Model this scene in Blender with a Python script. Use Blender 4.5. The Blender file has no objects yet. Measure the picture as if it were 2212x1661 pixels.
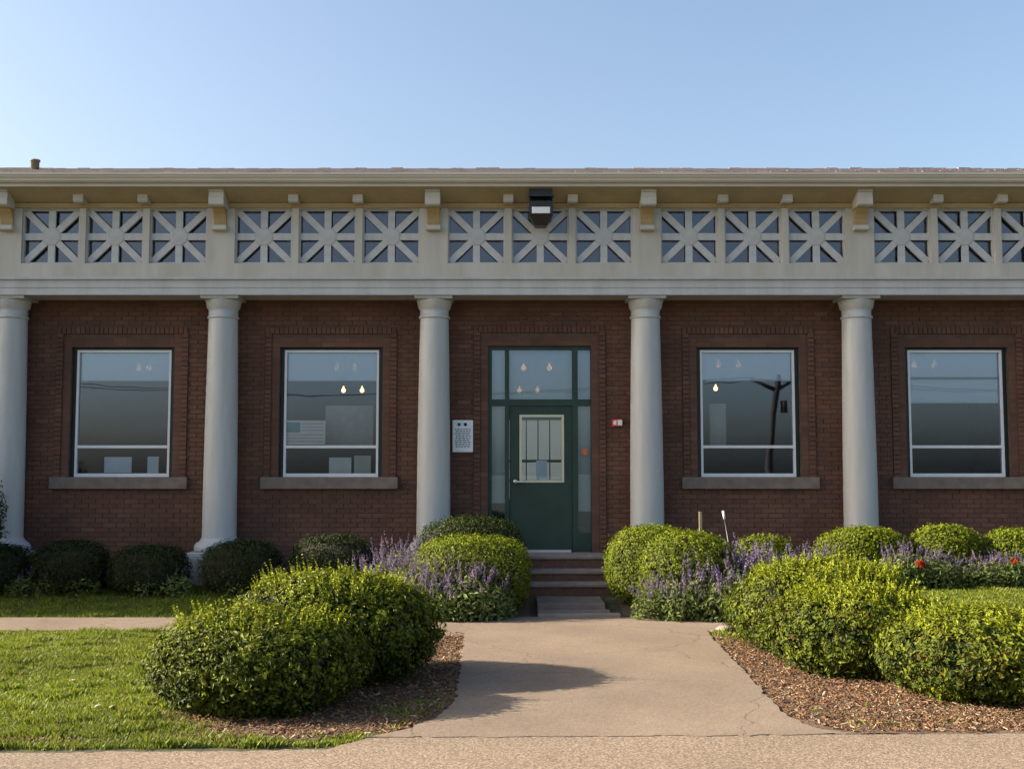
import bpy, math, random
import numpy as np
R = math.radians
rng = np.random.default_rng(7)
random.seed(7)
sc = bpy.context.scene
COL = sc.collection

# ------------------------------------------------------------------ camera
CAM_Y, CAM_Z, PITCH, F = -16.2, 1.75, R(4.4), 2463.0
cam = bpy.data.cameras.new('camera')
cam.sensor_width = 36.0
cam.lens = 36.0 * F / 2212.0
cam.clip_end = 2000.0
camo = bpy.data.objects.new('camera', cam)
camo.location = (0, CAM_Y, CAM_Z)
camo.rotation_euler = (R(90) + PITCH, 0, 0)
COL.objects.link(camo)
sc.camera = camo

# ------------------------------------------------------------------ sky, sun, exposure
SUN_EL = R(24.5)
world = bpy.data.worlds.new('World'); sc.world = world; world.use_nodes = True
nt = world.node_tree
sky = nt.nodes.new('ShaderNodeTexSky'); sky.sky_type = 'NISHITA'
sky.sun_disc = False; sky.sun_elevation = SUN_EL; sky.sun_rotation = R(-90)
sky.air_density = 1.0; sky.dust_density = 3.6; sky.ozone_density = 1.2
nt.links.new(sky.outputs[0], nt.nodes['Background'].inputs[0])
nt.nodes['Background'].inputs[1].default_value = 0.091
sun = bpy.data.lights.new('sun', 'SUN'); sun.energy = 5.0; sun.angle = R(0.5); sun.color = (1.0, 0.87, 0.70)
suno = bpy.data.objects.new('sun', sun); COL.objects.link(suno)
# light travels towards +x and down
suno.rotation_euler = (0, -(R(90) - SUN_EL), 0)
sc.view_settings.view_transform = 'Standard'; sc.view_settings.look = 'None'
sc.view_settings.exposure = 1.6; sc.view_settings.gamma = 1.0
sc.cycles.use_denoising = True
sc.cycles.max_bounces = 8; sc.cycles.transparent_max_bounces = 16

# ------------------------------------------------------------------ photo pixel (2212 wide view) to place
def ray(px, py):
    X = (px - 1106.0) / F; Y = (830.5 - py) / F
    return (X, math.cos(PITCH) - Y * math.sin(PITCH), math.sin(PITCH) + Y * math.cos(PITCH))
def W(px, py, y):                 # on the upright plane at depth y
    d = ray(px, py); t = (y - CAM_Y) / d[1]
    return d[0] * t, CAM_Z + d[2] * t
def Z(py, y): return W(1106, py, y)[1]
def G(px, py, z=0.0):             # on the level plane at height z
    d = ray(px, py); t = (z - CAM_Z) / d[2]
    return d[0] * t, CAM_Y + d[1] * t

def sstep(a, b, v):
    t = np.clip((np.asarray(v, float) - a) / (b - a), 0, 1)
    return t * t * (3 - 2 * t)
def terr(x, y):
    x = np.asarray(x, float); y = np.asarray(y, float)
    zl = 0.2 * sstep(-2.5, -0.6, y)
    zr = np.interp(y, [-7.0, -3.6, -0.9, 0.0], [0.0, 0.28, 0.38, 0.40])
    w = sstep(2.85, 4.3, x)
    return zl * (1 - w) + zr * w

# ------------------------------------------------------------------ materials
def mat(name, base, rough=0.7, var=0.0, scale=6.0, bump=0.0, bscale=80.0, metal=0.0, spec=0.5, detail=4.0, dark=None, stretch=None):
    m = bpy.data.materials.new(name); m.use_nodes = True
    t = m.node_tree; b = t.nodes['Principled BSDF']
    b.inputs['Roughness'].default_value = rough; b.inputs['Metallic'].default_value = metal
    b.inputs['Specular IOR Level'].default_value = spec
    b.inputs['Base Color'].default_value = (*base, 1)
    tc = t.nodes.new('ShaderNodeTexCoord')
    src = tc.outputs['Object']
    if stretch:
        mp = t.nodes.new('ShaderNodeMapping'); mp.inputs['Scale'].default_value = stretch
        t.links.new(src, mp.inputs[0]); src = mp.outputs[0]
    if var > 0 or dark:
        n = t.nodes.new('ShaderNodeTexNoise'); n.inputs['Scale'].default_value = scale; n.inputs['Detail'].default_value = detail
        n.inputs['Roughness'].default_value = 0.65
        t.links.new(src, n.inputs['Vector'])
        r = t.nodes.new('ShaderNodeValToRGB')
        r.color_ramp.elements[0].position = 0.3; r.color_ramp.elements[1].position = 0.7
        lo = dark or tuple(c * (1 - var) for c in base); hi = tuple(min(1, c * (1 + var)) for c in base)
        r.color_ramp.elements[0].color = (*lo, 1); r.color_ramp.elements[1].color = (*hi, 1)
        t.links.new(n.outputs['Fac'], r.inputs[0]); t.links.new(r.outputs[0], b.inputs['Base Color'])
    if bump > 0:
        n2 = t.nodes.new('ShaderNodeTexNoise'); n2.inputs['Scale'].default_value = bscale; n2.inputs['Detail'].default_value = 3
        t.links.new(src, n2.inputs['Vector'])
        bp = t.nodes.new('ShaderNodeBump'); bp.inputs['Strength'].default_value = bump; bp.inputs['Distance'].default_value = 0.02
        t.links.new(n2.outputs['Fac'], bp.inputs['Height']); t.links.new(bp.outputs[0], b.inputs['Normal'])
    return m

def leaf_mat(name, transl=0.35, rough=0.45):
    m = bpy.data.materials.new(name); m.use_nodes = True; t = m.node_tree
    b = t.nodes['Principled BSDF']; out = t.nodes['Material Output']
    a = t.nodes.new('ShaderNodeAttribute'); a.attribute_name = 'tint'
    b.inputs['Roughness'].default_value = rough; b.inputs['Specular IOR Level'].default_value = 0.18
    t.links.new(a.outputs['Color'], b.inputs['Base Color'])
    tr = t.nodes.new('ShaderNodeBsdfTranslucent'); t.links.new(a.outputs['Color'], tr.inputs['Color'])
    mx = t.nodes.new('ShaderNodeMixShader'); mx.inputs[0].default_value = transl
    t.links.new(b.outputs[0], mx.inputs[1]); t.links.new(tr.outputs[0], mx.inputs[2]); t.links.new(mx.outputs[0], out.inputs[0])
    return m

def brick_mat():
    m = bpy.data.materials.new('brick'); m.use_nodes = True; t = m.node_tree; b = t.nodes['Principled BSDF']
    oi = t.nodes.new('ShaderNodeObjectInfo'); g = t.nodes.new('ShaderNodeNewGeometry')
    ad = t.nodes.new('ShaderNodeMath'); ad.operation = 'ADD'
    t.links.new(oi.outputs['Random'], ad.inputs[0]); t.links.new(g.outputs['Random Per Island'], ad.inputs[1])
    fr = t.nodes.new('ShaderNodeMath'); fr.operation = 'FRACT'; t.links.new(ad.outputs[0], fr.inputs[0])
    r = t.nodes.new('ShaderNodeValToRGB'); cr = r.color_ramp
    cols = [(0, (0.105, 0.045, 0.028)), (0.35, (0.118, 0.053, 0.033)), (0.7, (0.132, 0.061, 0.037)), (0.9, (0.090, 0.045, 0.032)), (1, (0.152, 0.073, 0.045))]
    cr.elements[0].position = 0; cr.elements[0].color = (*cols[0][1], 1)
    cr.elements[1].position = 1; cr.elements[1].color = (*cols[-1][1], 1)
    for p, c in cols[1:-1]:
        e = cr.elements.new(p); e.color = (*c, 1)
    t.links.new(fr.outputs[0], r.inputs[0])
    n = t.nodes.new('ShaderNodeTexNoise'); n.inputs['Scale'].default_value = 1.3; n.inputs['Detail'].default_value = 5
    t.links.new(g.outputs['Position'], n.inputs['Vector'])
    mp = t.nodes.new('ShaderNodeMapRange'); mp.inputs[1].default_value = 0.3; mp.inputs[2].default_value = 0.7; mp.inputs[3].default_value = 0.75; mp.inputs[4].default_value = 1.25
    t.links.new(n.outputs['Fac'], mp.inputs[0])
    mx = t.nodes.new('ShaderNodeMix'); mx.data_type = 'RGBA'; mx.blend_type = 'MULTIPLY'; mx.inputs['Factor'].default_value = 1
    t.links.new(r.outputs[0], mx.inputs['A']); t.links.new(mp.outputs[0], mx.inputs['B'])
    t.links.new(mx.outputs['Result'], b.inputs['Base Color'])
    b.inputs['Roughness'].default_value = 0.85
    n2 = t.nodes.new('ShaderNodeTexNoise'); n2.inputs['Scale'].default_value = 120; t.links.new(g.outputs['Position'], n2.inputs['Vector'])
    bp = t.nodes.new('ShaderNodeBump'); bp.inputs['Strength'].default_value = 0.3; bp.inputs['Distance'].default_value = 0.01
    t.links.new(n2.outputs['Fac'], bp.inputs['Height']); t.links.new(bp.outputs[0], b.inputs['Normal'])
    return m

def glass_mat(name, base_refl=0.10, tint=(0.9, 0.95, 0.96), coat=(0.62, 0.74, 1.0)):
    m = bpy.data.materials.new(name); m.use_nodes = True; t = m.node_tree
    t.nodes.remove(t.nodes['Principled BSDF']); out = t.nodes['Material Output']
    tr = t.nodes.new('ShaderNodeBsdfTransparent'); tr.inputs[0].default_value = (*tint, 1)
    gl = t.nodes.new('ShaderNodeBsdfGlossy'); gl.inputs['Roughness'].default_value = 0.01; gl.inputs['Color'].default_value = (*coat, 1)
    fr = t.nodes.new('ShaderNodeFresnel'); fr.inputs[0].default_value = 1.45
    md = t.nodes.new('ShaderNodeMath'); md.operation = 'ADD'; md.inputs[1].default_value = base_refl - 0.035
    t.links.new(fr.outputs[0], md.inputs[0])
    # gentle waviness of old panes
    tc = t.nodes.new('ShaderNodeTexCoord'); n = t.nodes.new('ShaderNodeTexNoise'); n.inputs['Scale'].default_value = 2.0; n.inputs['Detail'].default_value = 1
    t.links.new(tc.outputs['Object'], n.inputs['Vector'])
    bp = t.nodes.new('ShaderNodeBump'); bp.inputs['Strength'].default_value = 0.025; bp.inputs['Distance'].default_value = 0.02
    t.links.new(n.outputs['Fac'], bp.inputs['Height']); t.links.new(bp.outputs[0], gl.inputs['Normal'])
    mx = t.nodes.new('ShaderNodeMixShader'); t.links.new(md.outputs[0], mx.inputs[0])
    t.links.new(tr.outputs[0], mx.inputs[1]); t.links.new(gl.outputs[0], mx.inputs[2]); t.links.new(mx.outputs[0], out.inputs[0])
    return m

def shade_mat(name, col, thru=0.12):
    m = bpy.data.materials.new(name); m.use_nodes = True; t = m.node_tree
    b = t.nodes['Principled BSDF']; out = t.nodes['Material Output']
    b.inputs['Base Color'].default_value = (*col, 1); b.inputs['Roughness'].default_value = 0.9
    tr = t.nodes.new('ShaderNodeBsdfTransparent'); mx = t.nodes.new('ShaderNodeMixShader'); mx.inputs[0].default_value = thru
    t.links.new(b.outputs[0], mx.inputs[1]); t.links.new(tr.outputs[0], mx.inputs[2]); t.links.new(mx.outputs[0], out.inputs[0])
    return m

def emit_mat(name, col, strength):
    m = bpy.data.materials.new(name); m.use_nodes = True; b = m.node_tree.nodes['Principled BSDF']
    b.inputs['Base Color'].default_value = (*col, 1)
    b.inputs['Emission Color'].default_value = (*col, 1); b.inputs['Emission Strength'].default_value = strength
    return m

def paving_mat(name, base, grain, gscale, stain=0.18, crack=0.0):
    m = bpy.data.materials.new(name); m.use_nodes = True; t = m.node_tree; b = t.nodes['Principled BSDF']
    g = t.nodes.new('ShaderNodeNewGeometry'); b.inputs['Roughness'].default_value = 0.9; b.inputs['Specular IOR Level'].default_value = 0.25
    n1 = t.nodes.new('ShaderNodeTexNoise'); n1.inputs['Scale'].default_value = 0.9; n1.inputs['Detail'].default_value = 6; n1.inputs['Roughness'].default_value = 0.6
    v = t.nodes.new('ShaderNodeTexVoronoi'); v.inputs['Scale'].default_value = gscale
    n3 = t.nodes.new('ShaderNodeTexNoise'); n3.inputs['Scale'].default_value = gscale * 0.85; n3.inputs['Detail'].default_value = 3
    for n in (n1, v, n3): t.links.new(g.outputs['Position'], n.inputs['Vector'])
    r1 = t.nodes.new('ShaderNodeMapRange'); r1.inputs[1].default_value = 0.3; r1.inputs[2].default_value = 0.7; r1.inputs[3].default_value = 1 - stain; r1.inputs[4].default_value = 1 + stain
    t.links.new(n1.outputs['Fac'], r1.inputs[0])
    sep = t.nodes.new('ShaderNodeSeparateColor'); t.links.new(v.outputs['Color'], sep.inputs[0])
    r2 = t.nodes.new('ShaderNodeMapRange'); r2.inputs[3].default_value = 1 - grain; r2.inputs[4].default_value = 1 + grain
    t.links.new(sep.outputs[0], r2.inputs[0])
    r3 = t.nodes.new('ShaderNodeMapRange'); r3.inputs[1].default_value = 0.35; r3.inputs[2].default_value = 0.65; r3.inputs[3].default_value = 1 - grain * 0.8; r3.inputs[4].default_value = 1 + grain * 0.5
    t.links.new(n3.outputs['Fac'], r3.inputs[0])
    m1 = t.nodes.new('ShaderNodeMath'); m1.operation = 'MULTIPLY'; t.links.new(r1.outputs[0], m1.inputs[0]); t.links.new(r2.outputs[0], m1.inputs[1])
    m2 = t.nodes.new('ShaderNodeMath'); m2.operation = 'MULTIPLY'; t.links.new(m1.outputs[0], m2.inputs[0]); t.links.new(r3.outputs[0], m2.inputs[1])
    if crack > 0:
        nd = t.nodes.new('ShaderNodeTexNoise'); nd.inputs['Scale'].default_value = 2.2; nd.inputs['Detail'].default_value = 5; t.links.new(g.outputs['Position'], nd.inputs['Vector'])
        vm = t.nodes.new('ShaderNodeVectorMath'); vm.operation = 'MULTIPLY_ADD'; vm.inputs[1].default_value = (.5, .5, .5)
        t.links.new(nd.outputs['Color'], vm.inputs[0]); t.links.new(g.outputs['Position'], vm.inputs[2])
        vc = t.nodes.new('ShaderNodeTexVoronoi'); vc.feature = 'DISTANCE_TO_EDGE'; vc.inputs['Scale'].default_value = 0.42; t.links.new(vm.outputs[0], vc.inputs['Vector'])
        rc = t.nodes.new('ShaderNodeMapRange'); rc.inputs[1].default_value = 0.0; rc.inputs[2].default_value = 0.0045; rc.inputs[3].default_value = 1 - crack; rc.inputs[4].default_value = 1.0
        t.links.new(vc.outputs['Distance'], rc.inputs[0])
        m3 = t.nodes.new('ShaderNodeMath'); m3.operation = 'MULTIPLY'; t.links.new(m2.outputs[0], m3.inputs[0]); t.links.new(rc.outputs[0], m3.inputs[1]); m2 = m3
    mx = t.nodes.new('ShaderNodeMix'); mx.data_type = 'RGBA'; mx.blend_type = 'MULTIPLY'; mx.inputs['Factor'].default_value = 1
    mx.inputs['A'].default_value = (*base, 1); t.links.new(m2.outputs[0], mx.inputs['B']); t.links.new(mx.outputs['Result'], b.inputs['Base Color'])
    bp = t.nodes.new('ShaderNodeBump'); bp.inputs['Strength'].default_value = 0.5; bp.inputs['Distance'].default_value = 0.006
    t.links.new(m2.outputs[0], bp.inputs['Height']); t.links.new(bp.outputs[0], b.inputs['Normal'])
    return m

M = {}
M['brick'] = brick_mat()
M['mortar'] = mat('mortar', (0.085, 0.055, 0.044), 0.9, 0.25, 8, 0.3, 150)
M['cream'] = mat('cream_paint', (0.455, 0.44, 0.39), 0.55, 0.10, 1.6, 0.08, 60, dark=(0.375, 0.355, 0.30), stretch=(2.2, 2.2, 0.35), detail=8)
M['white'] = mat('white_paint', (0.455, 0.47, 0.47), 0.5, 0.05, 1.8, 0.05, 60, dark=(0.37, 0.375, 0.365), stretch=(2.5, 2.5, 0.3), detail=8)
M['soffit'] = mat('soffit_paint', (0.36, 0.29, 0.17), 0.7, 0.12, 3, 0.1, 60)
M['cove'] = mat('cove_paint', (0.36, 0.26, 0.12), 0.7, 0.12, 3, 0.1, 60)
M['gutter'] = mat('gutter_metal', (0.50, 0.47, 0.40), 0.45, 0.08, 3, 0.0, stretch=(0.3, 1, 1))
M['shingle'] = mat('shingle', (0.30, 0.25, 0.23), 0.9, 0.35, 3.0, 0.4, 200)
M['aluminium'] = mat('window_frame_paint', (0.66, 0.68, 0.70), 0.4, 0.05, 5)
M['green'] = mat('green_paint', (0.009, 0.036, 0.024), 0.45, 0.2, 4)
M['darkgreen'] = mat('dark_green_paint', (0.004, 0.011, 0.010), 0.5, 0.2, 4)
M['stone'] = mat('brown_stone', (0.17, 0.135, 0.115), 0.85, 0.2, 6, 0.3, 90)
M['stepstone'] = mat('step_stone', (0.2353, 0.1941, 0.1706), 0.85, 0.2, 5, 0.3, 90)
M['stepbrick'] = mat('step_riser', (0.1412, 0.0706, 0.05), 0.9, 0.3, 14, 0.3, 90)
M['pier'] = mat('pier_stone', (0.30, 0.29, 0.28), 0.85, 0.2, 5, 0.3, 60)
M['glass'] = glass_mat('glass', 0.115)
M['hiGlass'] = glass_mat('high_window_glass', 0.08, (0.88, 0.88, 0.9), (0.80, 0.83, 0.93))
M['blind'] = shade_mat('roller_blind', (0.93, 0.92, 0.90), 0.15)
M['film'] = shade_mat('frosted_film', (0.72, 0.76, 0.73), 0.24)
M['curtain'] = leaf_mat('net_curtain', 0.9, 0.9)
M['curtain'].node_tree.nodes['Attribute'].attribute_name = 'none'
for _n in ('Principled BSDF', 'Translucent BSDF'):
    _b = M['curtain'].node_tree.nodes[_n]; _i = _b.inputs[0]
    M['curtain'].node_tree.links.remove(_i.links[0]); _i.default_value = (0.8, 0.8, 0.76, 1)
M['inwall'] = mat('interior_wall', (0.17, 0.29, 0.45), 0.8, 0.06, 2)
M['indark'] = mat('interior_floor', (0.09, 0.085, 0.08), 0.6, 0.2, 4)
M['darkroom'] = mat('attic_board', (0.06, 0.06, 0.085), 0.9, 0.2, 4)
M['black'] = mat('black_metal', (0.012, 0.012, 0.013), 0.4, 0.2, 10)
M['lens'] = mat('lamp_lens', (0.72, 0.74, 0.74), 0.15, 0.05, 20)
M['beige'] = mat('beige_trim', (0.55, 0.54, 0.40), 0.5, 0.06, 8)
M['steel'] = mat('brushed_steel', (0.62, 0.64, 0.70), 0.3, 0.05, 20, metal=0.7)
M['paper'] = mat('paper', (0.82, 0.84, 0.85), 0.8, 0.04, 6)
M['signwhite'] = mat('sign_white', (0.72, 0.76, 0.78), 0.4, 0.04, 4)
M['signink'] = mat('sign_ink', (0.20, 0.22, 0.27), 0.6)
M['signgreen'] = mat('sign_emblem_green', (0.03, 0.10, 0.09), 0.6)
M['red'] = mat('red_plastic', (0.60, 0.03, 0.05), 0.35)
M['teal'] = mat('teal_ink', (0.10, 0.30, 0.32), 0.7)
M['pink'] = mat('faded_stripe', (0.72, 0.52, 0.48), 0.7)
M['buff'] = mat('buff_paper', (0.88, 0.81, 0.74), 0.8, 0.05, 6)
M['board'] = mat('notice_board', (0.46, 0.40, 0.38), 0.85, 0.15, 5)
M['orange'] = mat('orange_sticker', (0.65, 0.16, 0.05), 0.6)
M['bulb'] = emit_mat('lit_bulb', (1.0, 0.44, 0.17), 2.4)
M['wood'] = mat('stake_wood', (0.3235, 0.2647, 0.1765), 0.8, 0.2, 20)
M['leaf'] = leaf_mat('shrub_leaf', 0.22, 0.55)
M['boxleaf'] = leaf_mat('boxwood_leaf', 0.22, 0.6)
M['salvialeaf'] = leaf_mat('salvia_leaf', 0.30, 0.6)
M['petal'] = leaf_mat('salvia_petal', 0.35, 0.7)
M['grass'] = leaf_mat('grass_blade', 0.40, 0.5)
M['twig'] = mat('twig', (0.0265, 0.0206, 0.0129), 0.9, 0.3, 20)
M['chip'] = leaf_mat('wood_chip', 0.0, 0.9)
M['soil'] = mat('lawn_soil', (0.0441, 0.05, 0.0165), 0.95, 0.35, 9, 0.6, 30, dark=(0.035, 0.028, 0.015))
M['mulch'] = mat('mulch', (0.105, 0.062, 0.036), 0.95, 0.4, 22, 0.9, 45, dark=(0.06, 0.036, 0.02))
M['bed'] = mat('bed_soil', (0.09, 0.06, 0.04), 0.95, 0.4, 14, 0.8, 40)
M['walk'] = paving_mat('walk_concrete', (0.198, 0.153, 0.113), 0.17, 85, 0.17, 0.4)
M['aggregate'] = paving_mat('exposed_aggregate', (0.222, 0.170, 0.122), 0.36, 72, 0.08)
M['asphalt'] = paving_mat('asphalt', (0.06, 0.06, 0.058), 0.3, 60)
M['kerb'] = paving_mat('kerb_concrete', (0.2118, 0.1941, 0.1647), 0.15, 60)
M['polewood'] = mat('pole_wood', (0.05, 0.035, 0.028), 0.9, 0.3, 6)

# ------------------------------------------------------------------ mesh helpers
def link(name, me, m=None, parent=None, loc=(0, 0, 0), rot=(0, 0, 0)):
    if m is not None and not me.materials: me.materials.append(m)
    o = bpy.data.objects.new(name, me); COL.objects.link(o)
    o.location = loc; o.rotation_euler = rot
    if parent is not None: o.parent = parent
    return o
def fast_mesh(name, V, Fc, tint=None, smooth=False):
    V = np.ascontiguousarray(V, np.float32); Fc = np.ascontiguousarray(Fc, np.int32); k = Fc.shape[1]
    me = bpy.data.meshes.new(name)
    me.vertices.add(len(V)); me.vertices.foreach_set('co', V.ravel())
    me.loops.add(Fc.size); me.loops.foreach_set('vertex_index', Fc.ravel())
    me.polygons.add(len(Fc)); me.polygons.foreach_set('loop_start', np.arange(0, Fc.size, k, dtype=np.int32))
    me.polygons.foreach_set('use_smooth', np.full(len(Fc), bool(smooth)))
    if tint is not None:
        a = me.attributes.new('tint', 'FLOAT_COLOR', 'POINT')
        c = np.ones((len(V), 4), np.float32); c[:, :3] = tint; a.data.foreach_set('color', c.ravel())
    me.update(calc_edges=True); me.validate()
    return me
CUBE_F = np.array([[0, 3, 2, 1], [4, 5, 6, 7], [0, 1, 5, 4], [1, 2, 6, 5], [2, 3, 7, 6], [3, 0, 4, 7]])
def boxes_arr(B):
    B = np.asarray(B, float)      # rows: x0,x1,y0,y1,z0,z1
    x0, x1, y0, y1, z0, z1 = B.T
    V = np.stack([np.stack(p, -1) for p in ((x0, y0, z0), (x1, y0, z0), (x1, y1, z0), (x0, y1, z0), (x0, y0, z1), (x1, y0, z1), (x1, y1, z1), (x0, y1, z1))], 1)
    Fc = CUBE_F[None] + 8 * np.arange(len(B))[:, None, None]
    return V.reshape(-1, 3), Fc.reshape(-1, 4)
def boxes(name, B, m, parent=None, bevel=0.0, **kw):
    V, Fc = boxes_arr(B); me = fast_mesh(name, V, Fc)
    o = link(name, me, m, parent, **kw)
    if bevel > 0:
        bv = o.modifiers.new('bevel', 'BEVEL'); bv.width = bevel; bv.segments = 2; bv.limit_method = 'ANGLE'
    return o
def box(name, x0, x1, y0, y1, z0, z1, m, parent=None, bevel=0.0):
    return boxes(name, [(x0, x1, y0, y1, z0, z1)], m, parent, bevel)
def lathe_mesh(name, prof, n=40):
    prof = np.array(prof, float); k = len(prof); a = np.linspace(0, 2 * np.pi, n, endpoint=False)
    V = np.stack([prof[:, None, 0] * np.cos(a), prof[:, None, 0] * np.sin(a), np.repeat(prof[:, 1:2], n, 1)], -1).reshape(-1, 3)
    Fc = []
    for i in range(k - 1):
        for j in range(n):
            Fc.append((i * n + j, i * n + (j + 1) % n, (i + 1) * n + (j + 1) % n, (i + 1) * n + j))
    me = fast_mesh(name, V, Fc, smooth=True)
    return me
def poly_slab(name, pts, z0, z1, m, parent=None):
    n = len(pts); V = [(x, y, z1) for x, y in pts] + [(x, y, z0) for x, y in pts]
    me = bpy.data.meshes.new(name)
    me.from_pydata(V, [], [tuple(range(n)), tuple(range(2 * n - 1, n - 1, -1))] + [(i, n + i, n + (i + 1) % n, (i + 1) % n) for i in range(n)])
    import bmesh
    bm = bmesh.new(); bm.from_mesh(me); bmesh.ops.recalc_face_normals(bm, faces=bm.faces); bm.to_mesh(me); bm.free()
    return link(name, me, m, parent)
def prism_x(name, prof, x0, x1, m, parent=None):   # profile in (y,z), run along x
    n = len(prof); V = [(x0, y, z) for y, z in prof] + [(x1, y, z) for y, z in prof]
    me = bpy.data.meshes.new(name)
    me.from_pydata(V, [], [tuple(range(n)), tuple(range(2 * n - 1, n - 1, -1))] + [(i, n + i, n + (i + 1) % n, (i + 1) % n) for i in range(n)])
    import bmesh
    bm = bmesh.new(); bm.from_mesh(me); bmesh.ops.recalc_face_normals(bm, faces=bm.faces); bm.to_mesh(me); bm.free()
    return link(name, me, m, parent)
def tube(name, pts, r, m, parent=None, n=8):
    pts = [np.array(p, float) for p in pts]; V = []; Fc = []
    for i, p in enumerate(pts):
        d = pts[min(i + 1, len(pts) - 1)] - pts[max(i - 1, 0)]; d /= np.linalg.norm(d)
        u = np.cross(d, (0, 1, 0.13)); u /= np.linalg.norm(u); v = np.cross(d, u); rr = r[i] if hasattr(r, '__len__') else r
        for j in range(n):
            a = 2 * np.pi * j / n; V.append(p + rr * (math.cos(a) * u + math.sin(a) * v))
    for i in range(len(pts) - 1):
        for j in range(n): Fc.append((i * n + j, i * n + (j + 1) % n, (i + 1) * n + (j + 1) % n, (i + 1) * n + j))
    me = bpy.data.meshes.new(name); me.from_pydata([tuple(v) for v in V], [], Fc + [tuple(range(n - 1, -1, -1)), tuple(range(len(V) - n, len(V)))])
    me.polygons.foreach_set('use_smooth', np.ones(len(me.polygons), bool))
    return link(name, me, m, parent)
def tag(o, label=None, cat=None, group=None, kind=None):
    if label: o['label'] = label
    if cat: o['category'] = cat
    if group: o['group'] = group
    if kind: o['kind'] = kind
    return o
def empty(name, loc=(0, 0, 0), parent=None):
    o = bpy.data.objects.new(name, None); COL.objects.link(o); o.location = loc; o.empty_display_size = 0.2
    if parent is not None: o.parent = parent
    return o

# ------------------------------------------------------------------ the ground
xs = np.unique(np.concatenate([[-600, -120, -40], np.linspace(-14, 14, 113), [40, 120, 600]]))
ys = np.unique(np.concatenate([[-600, -150, -60, -30], np.linspace(-20.0, -8, 13), np.linspace(-8, 0.3, 42), [12, 40, 150, 600]]))
X, Y = np.meshgrid(xs, ys, indexing='ij')
Zt = terr(X, Y); Zt[(Y < -11.2) & (Y > -20.5)] = -0.3
near = (np.abs(X) < 14) & (Y > -8) & (Y < -0.2)
Zt = Zt + near * 0.006 * np.sin(X * 5.1 + Y * 3.3) * np.cos(Y * 4.7 - X * 2.2) - 0.008
V = np.stack([X, Y, Zt], -1).reshape(-1, 3); nx, ny = len(xs), len(ys)
I, J = np.meshgrid(np.arange(nx - 1), np.arange(ny - 1), indexing='ij'); q = (I * ny + J).ravel()
tag(link('lawn', fast_mesh('lawn', V, np.stack([q, q + ny, q + ny + 1, q + 1], -1), smooth=True), M['soil']), kind='structure')
tag(box('road', -300, 300, -20.3, -11.4, -0.35, -0.13, M['asphalt']), kind='structure')
tag(box('kerb', -300, 300, -11.4, -11.22, -0.35, 0.0, M['kerb'], bevel=0.02), kind='structure')

def jag(pts, step=0.12, amp=0.012, seed=1):
    r = np.random.default_rng(seed); out = []
    for i in range(len(pts)):
        a = np.array(pts[i], float); b = np.array(pts[(i + 1) % len(pts)], float); L = np.linalg.norm(b - a); n = max(1, int(L / step))
        nrm = np.array([-(b - a)[1], (b - a)[0]]) / max(L, 1e-6)
        if L > 12: n = 1
        for k in range(n):
            out.append(tuple(a + (b - a) * k / n + (nrm * r.normal(0, amp) if k else 0)))
    return out
left_edge = [(925, 1331), (925, 1366), (1002, 1372), (997, 1425), (985, 1512), (945, 1548), (875, 1574), (790, 1590)]
right_edge = [(1850, 1583), (1762, 1571), (1700, 1545), (1655, 1500), (1600, 1440), (1555, 1392), (1530, 1366), (1590, 1352), (1590, 1332)]
walk_pts = [G(*p, z=0.02) for p in left_edge] + [G(*p, z=0.02) for p in [(1100, 1590), (1500, 1588)]] + [G(*p, z=0.02) for p in right_edge]
tag(poly_slab('walkway', jag(walk_pts, 0.07, 0.011, 3), -0.12, 0.02, M['walk']), kind='structure')
ysl = G(0, 1626, 0.015)[1]; ysr = G(2212, 1584, 0.015)[1]
sw = [(-30, -11.2), (30, -11.2), (30, ysr), G(2212, 1584, 0.015), (G(1852, 1585, .015)), G(1500, 1587, .015), G(1100, 1589, .015), G(795, 1593, 0.015), G(700, 1618, 0.015), G(0, 1626, 0.015), (-30, ysl)]
tag(poly_slab('sidewalk', jag(sw, 0.06, 0.012, 4), -0.12, 0.015, M['aggregate']), kind='structure')
y_a = G(0, 1333, 0.012)[1]; y_b = G(0, 1360, 0.012)[1]
xw = walk_pts[0][0]
tag(poly_slab('side_path', jag([(-30, y_b), (xw - 0.02, y_b - 0.05), (xw - 0.02, y_a), (-30, y_a)], 0.2, 0.012, 5), -0.12, 0.012, M['walk']), kind='structure')

def bed_sheet(name, pts, m, dz=0.012, nres=0.12):
    P = np.array(pts); x0, y0 = P.min(0); x1, y1 = P.max(0)
    gx = np.arange(x0, x1 + nres, nres); gy = np.arange(y0, y1 + nres, nres)
    cx, cy = np.meshgrid(gx, gy, indexing='ij'); ins = in_poly(cx + nres / 2, cy + nres / 2, P)
    h = terr(cx, cy) + dz + 0.018 * np.sin(cx * 9 + cy * 4) * np.sin(cy * 11 - cx * 3) * 0.5
    V = np.stack([cx, cy, h], -1).reshape(-1, 3); n2 = len(gy)
    Fc = [(i * n2 + j, (i + 1) * n2 + j, (i + 1) * n2 + j + 1, i * n2 + j + 1) for i in range(len(gx) - 1) for j in range(n2 - 1) if ins[i, j]]
    return tag(link(name, fast_mesh(name, V, np.array(Fc), smooth=True), m), kind='structure')
def in_poly(x, y, P):
    c = np.zeros(np.shape(x), bool); n = len(P)
    for i in range(n):
        x1, y1 = P[i]; x2, y2 = P[(i + 1) % n]
        if y1 == y2: continue
        c ^= ((y1 > y) != (y2 > y)) & (x < (x2 - x1) * (y - y1) / (y2 - y1) + x1)
    return c
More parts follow.
